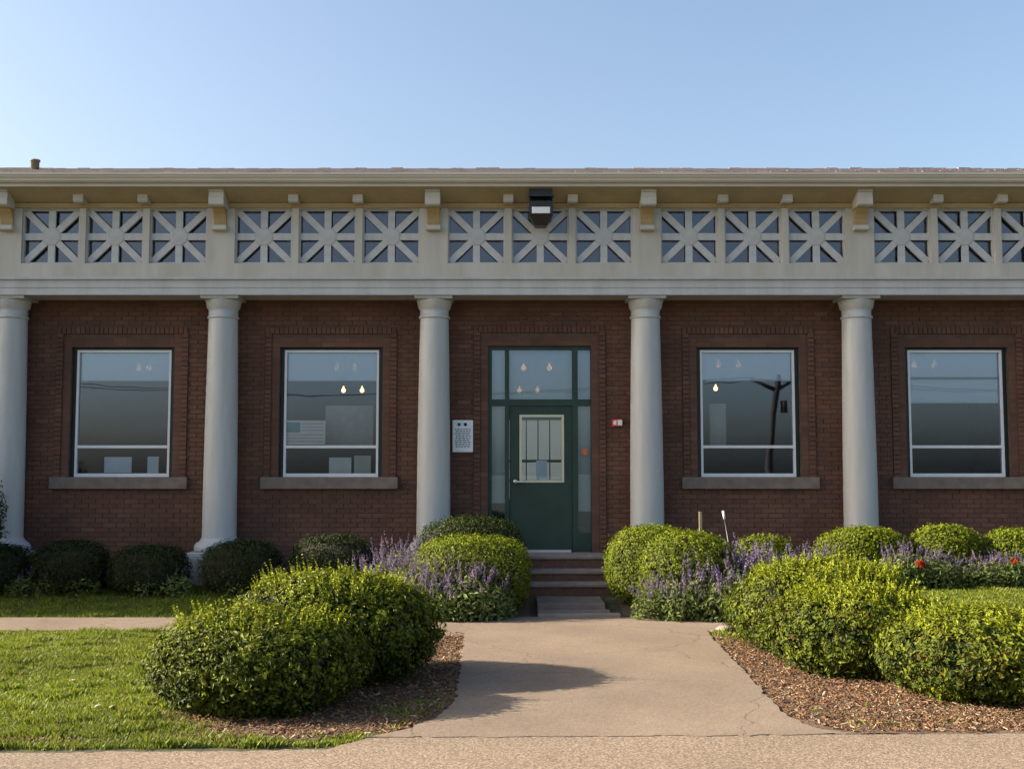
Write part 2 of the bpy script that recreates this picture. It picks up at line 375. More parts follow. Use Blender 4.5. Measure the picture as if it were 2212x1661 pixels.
mulch_r = [G(p[0] - 22, p[1] + 2) for p in right_edge[:-2]] + [G(1600, 1362), (2.95, -3.2), (4.6, -3.6), (5.6, -6.2), (6.5, -7.2), (6.5, ysr - 0.12), G(2212, 1594), ]
bed_sheet('mulch_bed', mulch_r, M['mulch'], 0.006, 0.08)
mulch_l = [G(p[0] + 25, p[1]) for p in left_edge[2:6]] + [G(880, 1577), G(800, 1592), G(640, 1600), G(470, 1596), G(400, 1560), G(390, 1500), G(480, 1440), G(800, 1360), G(950, 1362)]
bed_sheet('mulch_bed', mulch_l, M['mulch'], 0.006, 0.08)
bed_wall = [(-14.3, -0.75), (-2.5, -0.8), (-1.9, -1.6), (-1.15, -2.25), (0.2, -2.3), (0.2, 0.2), (-14.3, 0.2)]
bed_sheet('flower_bed', bed_wall, M['bed'], 0.012)
bed_wall2 = [(1.35, 0.2), (1.35, -2.2), (2.6, -2.25), (3.0, -2.2), (3.6, -1.6), (4.6, -1.1), (10, -1.05), (10, 0.2)]
bed_sheet('flower_bed', bed_wall2, M['bed'], 0.012)

# ------------------------------------------------------------------ the building
BX0, BX1 = -14.4, 10.6
bld = empty('brick_building')
tag(bld, 'long low brick building with white columns, lattice frieze windows and a dark green door', 'building')
WY = 0.25                                   # face of the brick wall
BAY = [-1.11 + 3.02 * k for k in range(-3, 4)]
CEN = [b + 1.51 for b in BAY[:-1]] + [BAY[-1] + 1.51]
DOORC = CEN[3] - 0.005                       # the door bay
z_sill = Z(1192, WY); z_head = Z(640, -0.27)
zs0, zs1 = Z(1033, WY), Z(750, WY)
dz1 = Z(747, WY)
holes = []
for i, c in enumerate(CEN):
    if i == 3: holes.append((c - 0.745, c + 0.745, z_sill - 0.03, dz1))
    else: holes.append((c - 0.745, c + 0.745, zs0, zs1))
cuts = sorted({BX0, BX1} | {h[0] for h in holes} | {h[1] for h in holes})
WB = []
for a, b in zip(cuts[:-1], cuts[1:]):
    hs = [h for h in holes if h[0] <= a + 1e-6 and h[1] >= b - 1e-6]
    if not hs: WB.append((a, b, WY, WY + 0.3, -0.3, z_head + 0.25))
    for h in hs:
        WB.append((a, b, WY, WY + 0.3, -0.3, h[2])); WB.append((a, b, WY, WY + 0.3, h[3], z_head + 0.25))
wall = boxes('wall', WB, M['mortar'], bld)
# bricks, each a piece of its own
BW, BH, CP, RP = 0.193, 0.0575, 0.0677, 0.2032
bricks = []
row = 0; z = 0.02
def addbrick(x0, x1, z0, z1, proud):
    if x1 - x0 > 0.03 and z1 - z0 > 0.02: bricks.append((x0, x1, WY - proud, WY + 0.02, z0, z1))
while z < z_head + 0.02:
    x = BX0 + (0.5 * RP if row % 2 else 0)
    while x < BX1 - 0.05:
        segs = [(x, min(x + BW, BX1))]
        for c, h in zip(CEN, holes):
            top = h[3] + 0.285 if True else 0
            hx0, hx1 = c - 0.95, c + 0.95
            if abs(x + 0.1 - c) > 1.3: continue
            hz0 = h[2] - 0.16 if h[2] > 1.0 else 0.0
            if z + BH > hz0 and z < top:
                new = []
                for s0, s1 in segs:
                    if s1 <= hx0 or s0 >= hx1: new.append((s0, s1))
                    else:
                        if s0 < hx0 - 0.02: new.append((s0, hx0 - 0.008))
                        if s1 > hx1 + 0.02: new.append((hx1 + 0.008, s1))
                segs = new
        for s0, s1 in segs: addbrick(s0, s1, z, z + BH, 0.006 + random.random() * 0.004)
        x += RP
    z += CP; row += 1
for i, (c, h) in enumerate(zip(CEN, holes)):       # raised border and set-back band round each opening
    z0 = h[2] if i != 3 else 0.2
    zt = h[3] + 0.19
    k = z0
    while k < zt - 0.01:
        for s in (-1, 1):
            a, b = sorted((c + s * 0.862, c + s * 0.950)); addbrick(a, b, k, k + BH, 0.030)
            a, b = sorted((c + s * 0.752, c + s * 0.854)); addbrick(a, b, k, k + BH, 0.002)
        k += CP
    x = c - 0.95
    while x < c + 0.945:
        addbrick(x, x + 0.0575, zt + 0.004, zt + 0.092, 0.026); x += CP
    kk = h[3] + 0.006
    while kk + BH < zt:
        x = c - 0.745
        while x < c + 0.74:
            addbrick(x, min(x + BW, c + 0.745), kk, kk + BH, 0.002); x += RP
        kk += CP
bricks = np.array(bricks)
cx = bricks[:, :2].mean(1); cz = bricks[:, 4:].mean(1)
inview = (np.abs(cx) < 7.2) & (cz > 0.75)
size = (bricks[:, 1] - bricks[:, 0]) * (bricks[:, 5] - bricks[:, 4])
dist = np.sqrt((cx) ** 2 + 16.4 ** 2 + (cz - 1.75) ** 2)
score = np.where(inview & (size > 0.010), dist, 1e9)
order = np.argsort(score, kind='stable')
pick = order[:300]; rest = np.setdiff1d(np.arange(len(bricks)), pick)
V, Fc = boxes_arr([(-BW / 2, BW / 2, -0.014, 0.014, -BH / 2, BH / 2)])
bmesh_ = fast_mesh('brick', V, Fc); bmesh_.materials.append(M['brick'])
for i in pick:
    b = bricks[i]
    o = link('brick', bmesh_, None, wall, loc=((b[0] + b[1]) / 2, b[2] + 0.014, (b[4] + b[5]) / 2)); o.scale = ((b[1] - b[0]) / BW, 1, 1)
rb = boxes('brickwork', bricks[rest], M['brick'], wall); rb['kind'] = 'stuff'

# entablature and frieze
y_ar, y_fr = -0.27, -0.25
zA0, zA1, zA2, zF0, zF1, zS = Z(637, y_ar), Z(606, y_ar), Z(600, y_fr), Z(569, y_fr), Z(451, y_fr), Z(428, y_fr)
prism_x('architrave', [(y_ar, zA0), (y_ar, zA1 - 0.10), (y_ar - 0.012, zA1 - 0.10), (y_ar - 0.012, zA1), (y_ar - 0.05, zA1 + 0.012), (y_ar - 0.05, zA2), (y_fr, zA2 + 0.012), (0.55, zA2 + 0.012), (0.55, zA0)], BX0, BX1, M['white'], bld)
box('bed_mould', BX0, BX1, y_ar - 0.028, y_ar - 0.001, zA0 - 0.004, zA0 + 0.03, M['white'], bld)
PAN = 0.405                                    # half a lattice opening
pz = (zF0 + zF1) / 2; PH = (zF1 - zF0) / 2
post = []
edges = []
for c in CEN:
    for k in (-1, 0, 1): edges.append((c + k * 0.905 - PAN, c + k * 0.905 + PAN))
edges = [e for e in edges]
a = BX0
for e in edges:
    post.append((a, e[0], y_fr, 0.0, zF0, zF1)); a = e[1]
post.append((a, BX1, y_fr, 0.0, zF0, zF1))
fz = boxes('frieze', post + [(BX0, BX1, y_fr, 0.0, zA2 + 0.012, zF0), (BX0, BX1, y_fr, 0.0, zF1, zS + 0.3)], M['cream'], bld)
boxes('attic_lining', [(BX0, BX1, 0.5, 0.53, zA2 + 0.02, zS + 0.2)], M['darkroom'], bld)
# one lattice: frame, hub, eight spokes, pane
fw = 0.022
V, Fc = boxes_arr([(-PAN, -PAN + fw, -.03, .03, -PH, PH), (PAN - fw, PAN, -.03, .03, -PH, PH), (-PAN + fw, PAN - fw, -.03, .03, -PH, -PH + fw), (-PAN + fw, PAN - fw, -.03, .03, PH - fw, PH)])
me_frame = fast_mesh('lattice_frame', V, Fc); me_frame.materials.append(M['white'])
def spoke_mesh(nm, L, w):
    V, Fc = boxes_arr([(0.05, L, -.02, .02, -w / 2, w / 2)]); me = fast_mesh(nm, V, Fc); me.materials.append(M['white']); return me
me_sp1 = spoke_mesh('spoke', PAN - fw + 0.001, 0.098); me_sp2 = spoke_mesh('spoke_diagonal', math.hypot(PAN, PH) - 0.045, 0.094)
me_sp3 = spoke_mesh('spoke_upright', PH - fw + 0.001, 0.098)
me_hub = lathe_mesh('hub', [(0.0, -.0215), (0.09, -.0215), (0.112, -.0215), (0.125, -.0213), (0.125, .02), (0.0, .02)], 28); me_hub.materials.append(M['white'])
V, Fc = boxes_arr([(-PAN, PAN, 0.05, 0.056, -PH, PH)]); me_pane = fast_mesh('pane', V, Fc); me_pane.materials.append(M['hiGlass'])
dg = math.atan2(PH, PAN)
for e in edges:
    if e[0] > 9.6: continue
    c = (e[0] + e[1]) / 2
    p = link('lattice_panel', me_frame, None, bld, loc=(c, y_fr + 0.075, pz))
    for k, (me, ang) in enumerate([(me_sp1, 0), (me_sp2, dg), (me_sp3, R(90)), (me_sp2, math.pi - dg), (me_sp1, R(180)), (me_sp2, math.pi + dg), (me_sp3, R(270)), (me_sp2, -dg)]):
        link('spoke', me, None, p, loc=(0, 0.0004 * (k % 4), 0), rot=(0, -ang, 0))
    link('hub', me_hub, None, p, rot=(R(-90), 0, 0)).rotation_euler = (R(90), 0, 0) if False else (R(-90), 0, 0)
    link('pane', me_pane, None, p)
# eaves: sloping soffit, fascia, gutter, brackets
y_e = -0.62
zSf, zSw = Z(402, y_e), Z(440, y_fr)
def zsof(y): return zSw + (zSf - zSw) * (y - y_fr) / (y_e - y_fr)
prism_x('soffit', [(y_fr - .001, zSw), (y_e, zSf), (y_e, zSf + .03), (y_fr - .001, zSw + .03)], BX0, BX1, M['soffit'], bld)
box('cove_board', BX0, BX1, y_fr - 0.03, y_fr - 0.001, zF1 + 0.012, zSw - 0.001, M['cove'], bld)
zG0, zG1 = Z(392, y_e - .12), Z(373, y_e - .12)
prism_x('fascia', [(y_e - .004, zSf - 0.012), (y_e - .022, zSf - 0.012), (y_e - .022, zSf + .045), (y_e - .004, zSf + .045)], BX0, BX1, M['gutter'], bld)
box('fascia_board', BX0, BX1, y_e - .003, y_e + .03, zSf + .031, zG1 - .01, M['soffit'], bld)
g = [(y_e - 0.004, zG0), (y_e - 0.06, zG0), (y_e - 0.085, zG0 + 0.02), (y_e - 0.09, zG0 + 0.045), (y_e - 0.11, zG0 + 0.07), (y_e - 0.117, zG1 - 0.03), (y_e - 0.128, zG1 - 0.028), (y_e - 0.128, zG1), (y_e - 0.108, zG1), (y_e - 0.10, zG0 + 0.08), (y_e - 0.06, zG0 + 0.02), (y_e - 0.004, zG0 + 0.02)]
prism_x('gutter', g, BX0, BX1, M['gutter'], bld)
for x in np.arange(-10.5, 10, 3.05):
    box('gutter_strap', x, x + 0.03, y_e - 0.122, y_e + 0.01, zG1 - 0.006, zG1 + 0.002, M['gutter'], bld)
yb1 = -0.53; b1, b0 = Z(406, yb1), Z(444, yb1); hb = b1 - b0
bk = [(y_fr + .001, b1 - .04), (-0.44, b1), (yb1 - .02, b1), (yb1 - .02, b1 - hb * .2), (yb1, b1 - hb * .24), (yb1, b1 - hb * .50), (yb1 - .012, b1 - hb * .54), (yb1 - .012, b0 + .02), (yb1 + .01, b0), (y_fr + .001, b0)]
f1, f0 = Z(486, -0.35), Z(497, -0.35)
bsc = [(y_fr + .001, b0 - .0005), (-0.40, b0 - .0005), (-0.385, b0 - .03), (-0.335, b0 - .08), (-0.30, b0 - .14), (-0.285, f1), (y_fr + .001, f1)]
bft = [(y_fr + .001, f1 - .0005), (-0.35, f1 - .0005), (-0.35, f0 + .015), (-0.33, f0), (y_fr + .001, f0)]
c1, c0 = Z(419, -.43), Z(437, -.43)
bks = [(y_fr + .001, c1 - .03), (-0.38, c1), (-0.445, c1), (-0.445, c0 + .02), (-0.43, c0), (y_fr + .001, c0)]
for i, b in enumerate(BAY):
    bo = prism_x('bracket', bk, b - 0.105, b + 0.105, M['cream'], bld)
    prism_x('scroll', bsc, b - 0.085, b + 0.085, M['cove'], bo); prism_x('foot', bft, b - 0.10, b + 0.10, M['cream'], bo)
for c in CEN:
    for s in (-0.4525, 0.4525):
        prism_x('small_bracket', bks, c + s - 0.07, c + s + 0.07, M['cream'], bld)
# roof
SL = math.tan(R(15.38)); y_r, y_top = y_e - 0.09, 6.2
zr = zG1 + 0.005
prism_x('roof', [(y_r, zr), (y_top, zr + (y_top - y_r) * SL), (2 * y_top - y_r, zr), (2 * y_top - y_r, zr - 0.12), (y_top, zr + (y_top - y_r) * SL - 0.2), (y_r, zr - 0.025)], BX0, BX1 + 0.4, M['shingle'], bld)
SH = []
roof_o = [o for o in bld.children if o.name.startswith('roof')][0]
r2 = np.random.default_rng(3); SV = []; n_rows = 44
for i in range(n_rows):
    d0 = i * 0.165; x = BX0 - r2.random() * 0.3
    while x < BX1 + 0.3:
        w = 0.30; t = 0.012 + r2.random() * 0.010
        y0 = y_r - 0.015 + d0; z0 = zr + d0 * SL
        SH.append((max(x, BX0), x + w - 0.008, y0, y0 + 0.17, z0, t)); x += w
for x in np.arange(BX0, BX1, 0.24):
    dd = y_top - y_r - 0.10
    SH.append((x, x + 0.23, y_top - 0.12, y_top + 0.05, zr + dd * SL, 0.02 + 0.022 * r2.random() ** 2))
SH = np.array(SH)
x0, x1, y0, y1, z0, t = SH.T; z1 = z0 + 0.165 * SL
V = np.stack([np.stack(p, -1) for p in ((x0, y0, z0 - .004), (x1, y0, z0 - .004), (x1, y1, z1 - .004), (x0, y1, z1 - .004), (x0, y0, z0 + t), (x1, y0, z0 + t), (x1, y1, z1 + .004), (x0, y1, z1 + .004))], 1).reshape(-1, 3)
Fc = (CUBE_F[None] + 8 * np.arange(len(SH))[:, None, None]).reshape(-1, 4)
so = link('shingle_courses', fast_mesh('shingle_courses', V, Fc), M['shingle'], roof_o); so['kind'] = 'stuff'
vx, vz = W(76, 352, 3.4); vzr = zr + (3.4 - y_r) * SL
me = lathe_mesh('vent_pipe', [(0.0, vzr - 0.1), (0.07, vzr - 0.1), (0.07, vz + 0.02), (0.085, vz + 0.02), (0.085, vz + 0.05), (0.0, vz + 0.05)], 16)
link('vent_pipe', me, M['stone'], bld, loc=(vx, 3.4, 0))
# columns
cz0, cz1 = Z(1200, 0), zA0
shaft_prof = [(0.242, Z(1163, 0))]
for tt in np.linspace(0, 1, 12):
    zz = Z(1150, 0) + (Z(690, 0) - Z(1150, 0)) * tt
    shaft_prof.append((0.238 - 0.034 * tt ** 1.6, zz))
me_sh = lathe_mesh('shaft', shaft_prof, 48); me_sh.materials.append(M['white'])
zN = Z(690, 0); zab = Z(650, 0)
me_cap = lathe_mesh('capital', [(0.203, zN - 0.002), (0.219, zN + 0.004), (0.226, zN + 0.018), (0.219, zN + 0.034), (0.205, zN + 0.040), (0.205, zN + 0.115), (0.213, zN + 0.135), (0.232, zN + 0.155), (0.252, zab - 0.02), (0.258, zab), (0.0, zab)], 48); me_cap.materials.append(M['white'])
me_base = lathe_mesh('base', [(0.240, Z(1160, 0)), (0.252, Z(1163, 0)), (0.27, Z(1168, 0)), (0.315, Z(1172, 0)), (0.34, Z(1178, 0)), (0.345, Z(1184, 0)), (0.33, Z(1190, 0)), (0.0, Z(1190, 0))], 48); me_base.materials.append(M['white'])
for b in BAY:
    c = empty('column', (b, 0, 0), bld)
    link('shaft', me_sh, None, c); link('capital', me_cap, None, c); link('base', me_base, None, c)
    box('abacus', -0.268, 0.268, -0.262, 0.245, zab, cz1, M['white'], c, 0.006)
    box('plinth', -0.37, 0.37, -0.36, 0.24, cz0, Z(1190, 0), M['white'], c, 0.01)
    box('pier', -0.41, 0.41, -0.40, 0.244, -0.2, cz0, M['pier'], c, 0.015)
# windows
def window(c, blind_py, line_py=None):
    x0, x1 = c - 0.685, c + 0.685; y = WY + 0.10
    zt, zb, zr_ = Z(757, y), Z(1030, y), Z(965, y)
    w = empty('window', (c, y, zb), bld)
    X0, X1, Zt, Zb, Zr = -0.685, 0.685, zt - zb, 0.0, zr_ - zb
    boxes('outer_frame', [(-0.743, X0, -.03, .12, Zb - .03, Zt + .05), (X1, 0.743, -.03, .12, Zb - .03, Zt + .05), (X0, X1, -.03, .12, Zt, Zt + .05)], M['darkgreen'], w)
    f = 0.032
    boxes('frame', [(X0, X0 + f, -.035, .05, Zb, Zt), (X1 - f, X1, -.035, .05, Zb, Zt), (X0 + f, X1 - f, -.035, .05, Zb, Zb + 0.05), (X0 + f, X1 - f, -.035, .05, Zt - 0.035, Zt)], M['aluminium'], w)
    box('transom_bar', X0 + f, X1 - f, -.032, .048, Zr - 0.02, Zr + 0.02, M['aluminium'], w)
    box('pane', X0 + f, X1 - f, 0.0, .006, Zr + 0.02, Zt - 0.035, M['glass'], w)
    box('pane', X0 + f, X1 - f, 0.0, .006, Zb + 0.05, Zr - 0.02, M['glass'], w)
    box('sill', -0.985, 0.985, -0.10 - 0.085, 0.0, Z(1056, WY - .05) - zb, Zb - 0.002, M['stone'], w, 0.008)
    box('sill_board', X0, X1, 0.06, 0.40, Zb - 0.02, Zb + 0.01, M['inwall'], w)
    zbl = Z(blind_py, y + .03) - zb
    boxes('blind', [(X0 + f + .012, X1 - f - .012, 0.032, 0.035, zbl, Zt - 0.036)], M['blind'], w)
    box('blind_rail', X0 + f + .012, X1 - f - .012, 0.026, 0.040, zbl - 0.02, zbl, M['aluminium'], w)
    if line_py:
        zl = Z(line_py, y + .02) - zb
        box('meeting_rail', X0 + f, X1 - f, 0.010, 0.028, zl - .015, zl + .015, M['stone'], w)
    return w
blinds = {0: (820, None), 1: (820, None), 2: (820, None), 4: (820, None), 5: (868, 817), 6: (830, None)}
for i, c in enumerate(CEN):
    if i != 3: window(c, *blinds[i])
# entrance
yd = WY + 0.10
ent = empty('entrance', (0, 0, 0), bld)
def fx(px, y=yd): return W(px, 900, y)[0]
def rect(px0, px1, py0, py1, y): return fx(px0, y), fx(px1, y), Z(py1, y), Z(py0, y)
xL, xR = DOORC - 0.745, DOORC + 0.745
zT = dz1
bars = []
zb = z_sill + 0.0
m0, m1, m2, m3 = fx(1062.5), fx(1090.5), fx(1100), fx(1236)
n0, n1 = fx(1248), fx(1276)
zt0, zt1 = Z(863, yd), Z(756, yd); zl1, zl0 = Z(877, yd), Z(1150, yd)
bars += [(xL, m0, yd - .05, yd + .08, zb, zT), (n1, xR, yd - .05, yd + .08, zb, zT), (m1, m2, yd - .05, yd + .08, zb, zT), (m3, n0, yd - .05, yd + .08, zb, zT)]
for a, b in ((m0, m1), (m2, m3), (n0, n1)):
    bars.append((a, b, yd - .045, yd + .075, zt1, zT)); bars.append((a, b, yd - .045, yd + .075, zl1, zt0))
for a, b in ((m0, m1), (n0, n1)): bars.append((a, b, yd - .045, yd + .075, zb, zl0))
boxes('door_frame', bars, M['green'], ent)
for a, b in ((m0, m1), (m2, m3), (n0, n1)): 
    p = box('transom_pane', a, b, yd, yd + .006, zt0, zt1, M['glass'], ent)
    box('shade', a, b, yd + .06, yd + .063, zt0, zt1, M['film'], p)
for a, b in ((m0, m1), (n0, n1)):
    p = box('sidelight_pane', a, b, yd, yd + .006, zl0, zl1, M['glass'], ent)
    box('shade', a, b, yd + .06, yd + .063, zl0 + (0.30 if a > 0.5 else 0.42), zl1, M['film'], p)
d0, d1 = m2 + .004, m3 - .004
dzb, dzt = z_sill + 0.03, zl1 - 0.004
gx0, gx1, gz0, gz1 = rect(1122, 1218, 896, 1042, yd)
door = boxes('door', [(d0, gx0, yd - .02, yd + .025, dzb, dzt), (gx1, d1, yd - .02, yd + .025, dzb, dzt), (gx0, gx1, yd - .02, yd + .025, dzb, gz0), (gx0, gx1, yd - .02, yd + .025, gz1, dzt)], M['green'], ent)
tr = 0.035
boxes('glazing_trim', [(gx0, gx0 + tr, yd - .032, yd + .035, gz0, gz1), (gx1 - tr, gx1, yd - .032, yd + .035, gz0, gz1), (gx0 + tr, gx1 - tr, yd - .032, yd + .035, gz0, gz0 + tr), (gx0 + tr, gx1 - tr, yd - .032, yd + .035, gz1 - tr, gz1)], M['beige'], door)
box('door_pane', gx0 + tr, gx1 - tr, yd, yd + .006, gz0 + tr, gz1 - tr, M['glass'], door)
hx, hz = W(1113, 1040, yd - .06)
hm = lathe_mesh('knob', [(0, -.0), (.03, 0), (.032, .006), (.012, .012), (.012, .045), (.028, .052), (.034, .068), (.026, .084), (0, .088)], 20); hm.materials.append(M['steel'])
link('door_handle', hm, None, door, loc=(hx, yd - .02, hz), rot=(R(90), 0, 0))
box('lever', hx + .005, hx + .115, yd - .10, yd - .082, hz - .014, hz + .010, M['steel'], door, .004)
box('threshold', d0 - .01, d1 - 0.02, yd - .10, yd + .03, z_sill - .005, z_sill + 0.028, M['steel'], ent)
# steps
st = empty('front_steps', (0, 0, 0), bld)
zA, zB, zC = z_sill - 0.006, z_sill - 0.175, z_sill - 0.315
zD = z_sill - 0.47
sx0, sx1 = W(1128, 1240, -0.5)[0], W(1310, 1240, -0.5)[0]
sx0 -= 0.25
ysteps = [-0.42, -0.78, -1.13]
for (zt_, yf, x1_) in ((zA, ysteps[0], sx1), (zB, ysteps[1], sx1 + .02), (zC, ysteps[2], sx1 + .05)):
    yb = WY + 0.2 if zt_ == zA else yf + 0.40
    box('riser', sx0, x1_, yf, yb, 0.05, zt_ - 0.045, M['stepbrick'], st)
    box('tread', sx0 - .01, x1_ + .012, yf - 0.025, yb, zt_ - 0.045, zt_, M['stepstone'], st, .008)
lx0, lx1 = G(1160, 1300, zD)[0], G(1305, 1300, zD)[0]
yE = G(1200, 1303, zD)[1]
box('landing_slab', lx0, lx1, yE, ysteps[2] - .001, 0.0, zD, M['stone'], st, .008)
box('kerb_step', lx0, lx1 + .05, yE - 0.17, yE - .002, 0.0, zD - 0.07, M['stone'], st, .008)
box('kerb_step', lx0, lx1 + .16, yE - 0.34, yE - .172, 0.0, 0.055, M['stepstone'], st, .008)
# inside: one long room
zFl, zCe = z_sill - 0.02, z_head + 0.10
YB = 9.6
box('room_floor', BX0 + .3, BX1, WY + .31, YB, zFl - .1, zFl, M['indark'], bld)
box('room_ceiling', BX0 + .3, BX1, WY + .31, YB, zCe, zCe + .1, M['inwall'], bld)
rw = []
cutsb = [(-0.25, 1.15)]
a = BX0
for c0, c1 in cutsb:
    rw.append((a, c0, YB, YB + .25, zFl - .5, zCe + .3)); rw.append((c0, c1, YB, YB + .25, zFl - .5, zFl + .55)); rw.append((c0, c1, YB, YB + .25, zFl + 2.35, zCe + .3)); a = c1
    if c1 - c0 > 1.2:
        for q in (0.22, 0.41, 0.60, 0.79): rw.append((c0 + (c1 - c0) * q - .012, c0 + (c1 - c0) * q + .012, YB + .05, YB + .15, zFl + .55, zFl + 2.35))
        rw.append((c0, c1, YB + .06, YB + .14, zFl + 1.38, zFl + 1.44)); rw.append((c0, c1, YB + .06, YB + .14, zFl + .95, zFl + .99))
rw.append((a, BX1, YB, YB + .25, zFl - .5, zCe + .3))
rwo = boxes('rear_wall', rw, M['inwall'], bld)
box('curtain', -0.25, 1.15, YB + .20, YB + .203, zFl + .55, zFl + 2.35, M['curtain'], rwo)
boxes('end_wall', [(BX0, BX0 + .28, WY + .301, YB - .001, -.3, zS + .2), (BX1 - .28, BX1, WY + .301, YB - .001, -.3, zS + .2)], M['mortar'], bld)
# unseen wing added beyond the frame to cast the shade along the lawn
wx1 = -14.55
wing = box('unseen_wing_wall', -21.0, wx1, -1.95, 8.0, -0.3, 5.75, M['brick'], bld)
box('unseen_wing_cornice', -21.4, wx1 + .30, -2.25, 8.4, 5.752, 6.0, M['cream'], bld)

# ------------------------------------------------------------------ things on and in the building
fl = empty('flood_light', (0, 0, 0)); tag(fl, 'black flood light hanging under the eave above the door', 'lamp')
fxc, fzc = W(1168, 455, -0.46); fy = -0.46
zS = zsof(fy)
box('mount_plate', fxc - .16, fxc + .16, fy - .10, fy + .12, zS - .03, zS + .05, M['black'], fl)
box('arm', fxc - .03, fxc + .03, fy - .03, fy + .03, zS - .13, zS - .029, M['black'], fl)
zz0, zz1 = Z(489, fy), Z(428, fy)
V = []
for (hw, y0_, z_) in ((.14, -.10, zz1), (.165, -.16, zz1 - .08), (.165, -.16, zz0 + .14), (.075, -.06, zz0)):
    V += [(fxc - hw, fy + y0_, z_), (fxc + hw, fy + y0_, z_), (fxc + hw, fy + .14, z_), (fxc - hw, fy + .14, z_)]
Fc = [(0, 3, 2, 1)]
Fc = []
for i in range(3):
    for j in range(4): Fc.append((i * 4 + j, (i + 1) * 4 + j, (i + 1) * 4 + (j + 1) % 4, i * 4 + (j + 1) % 4))
Fc += [(0, 1, 2, 3), (15, 14, 13, 12)]
me = bpy.data.meshes.new('housing'); me.from_pydata(V, [], Fc); link('housing', me, M['black'], fl)
lz0, lz1 = Z(461, fy - .17), Z(447, fy - .17)
box('lens', fxc - .125, fxc + .125, fy - .172, fy - .158, lz0, lz1, M['lens'], fl, .004)
box('visor', fxc - .17, fxc + .17, fy - .23, fy - .10, zz1 - .028, zz1 - .003, M['black'], fl)

sg = empty('wall_sign', (0, 0, 0)); tag(sg, 'white notice plate with two dark emblems on the brick beside the column', 'sign')
ysg = WY - .045
a0, a1, b0, b1 = fx(977, ysg), fx(1022, ysg), Z(977, ysg), Z(907, ysg)
box('plate', a0, a1, ysg, WY - .003, b0, b1, M['signwhite'], sg, .012)
em = lathe_mesh('emblem', [(0, 0), (.024, 0), (.024, .004), (0, .004)], 20)
for xx, mm in ((a0 + .10, 'signgreen'), (a0 + .19, 'black')):
    e2 = em.copy(); e2.materials.append(M[mm]); link('emblem', e2, None, sg, loc=(xx, ysg - .0005, b1 - .065), rot=(R(90), 0, 0))
lines = []
rr = random.Random(4)
for k in range(9):
    zz = b1 - .135 - k * .031; xx = a0 + .035 + rr.random() * .02
    while xx < a1 - .05:
        ww = .02 + rr.random() * .035; lines.append((xx, min(xx + ww, a1 - .035), ysg - .003, ysg - .0002, zz - .008, zz + .008)); xx += ww + .012
boxes('lettering', lines, M['signink'], sg)

al = empty('alarm_box', (0, 0, 0)); tag(al, 'small red and white alarm strobe fixed to the brick right of the door', 'alarm')
al['label'] = 'small red and white alarm strobe fixed to the brick between door and column'
q0, q1, q2, q3 = fx(1322, WY - .06), fx(1345, WY - .06), Z(921, WY - .06), Z(905, WY - .06)
box('back_box', q0, q1, WY - .05, WY - .002, q2, q3, M['red'], al, .006)
box('strobe', q0 + .08, q1 - .008, WY - .075, WY - .049, q2 + .012, q3 - .012, M['lens'], al, .004)
box('speaker_grille', q0 + .02, q0 + .065, WY - .058, WY - .049, q2 + .02, q3 - .02, M['lens'], al, .003)

# sheets seen in the windows, just behind the glass
def sheet(name, px0, px1, py0, py1, y, m, label, cat, th=.004):
    o = box(name, fx(px0, y), fx(px1, y), y, y + th, Z(py1, y), Z(py0, y), m); tag(o, label, cat); return o
yg = WY + .125
sheet('paper_notice', 228, 287, 987, 1021, yg, M['paper'], 'plain white paper standing low in the window above shaded shrubs', 'paper')
sheet('paper_notice', 321, 345, 986, 1023, yg + .02, M['paper'], 'narrow pale paper at the window corner beside the plain white sheet', 'paper')
fp = empty('flag_poster', (0, 0, 0)); tag(fp, 'faded flag poster with teal corner taped inside the window', 'poster')
box('poster_sheet', fx(615, yg), fx(703, yg), yg, yg + .004, Z(960, yg), Z(908, yg), M['buff'], fp)
box('canton', fx(619, yg), fx(649, yg), yg - .003, yg - .0005, Z(934, yg), Z(912, yg), M['teal'], fp)
for k in range(3):
    za, zb2 = Z(941 + k * 7, yg), Z(937.5 + k * 7, yg)
    box('stripe', fx(619, yg), fx(699, yg), yg - .003, yg - .0005, za, zb2, M['pink'], fp)
for k in range(3):
    box('stripe', fx(652, yg), fx(699, yg), yg - .003, yg - .0005, Z(917 + k * 7, yg), Z(914 + k * 7, yg), M['pink'], fp)
sheet('notice_board', 703, 806, 876, 962, WY + .55, M['board'], 'brown pin board standing behind the flag poster window', 'board', .03)
sheet('notice_board', 1533, 1568, 872, 962, WY + .55, M['board'], 'narrow brown board standing inside the window where the pole is mirrored', 'board', .03)
pm = sheet('picture_card', 712, 760, 988, 1024, yg + .06, M['buff'], 'buff picture card leaning low in the flag poster window', 'card')
pm = sheet('picture_card', 766, 802, 984, 1024, yg + .05, M['beige'], 'small yellowish card leaning low beside the buff card', 'card')
sheet('paper_notice', 1158, 1182, 994, 1034, yd + .012, M['paper'], 'white paper taped to the glass of the green door', 'paper')
sk = sheet('round_sticker', 1257, 1268, 968, 983, yd - .006, M['orange'], 'small orange sticker on the narrow glass beside the door', 'sticker', .004)

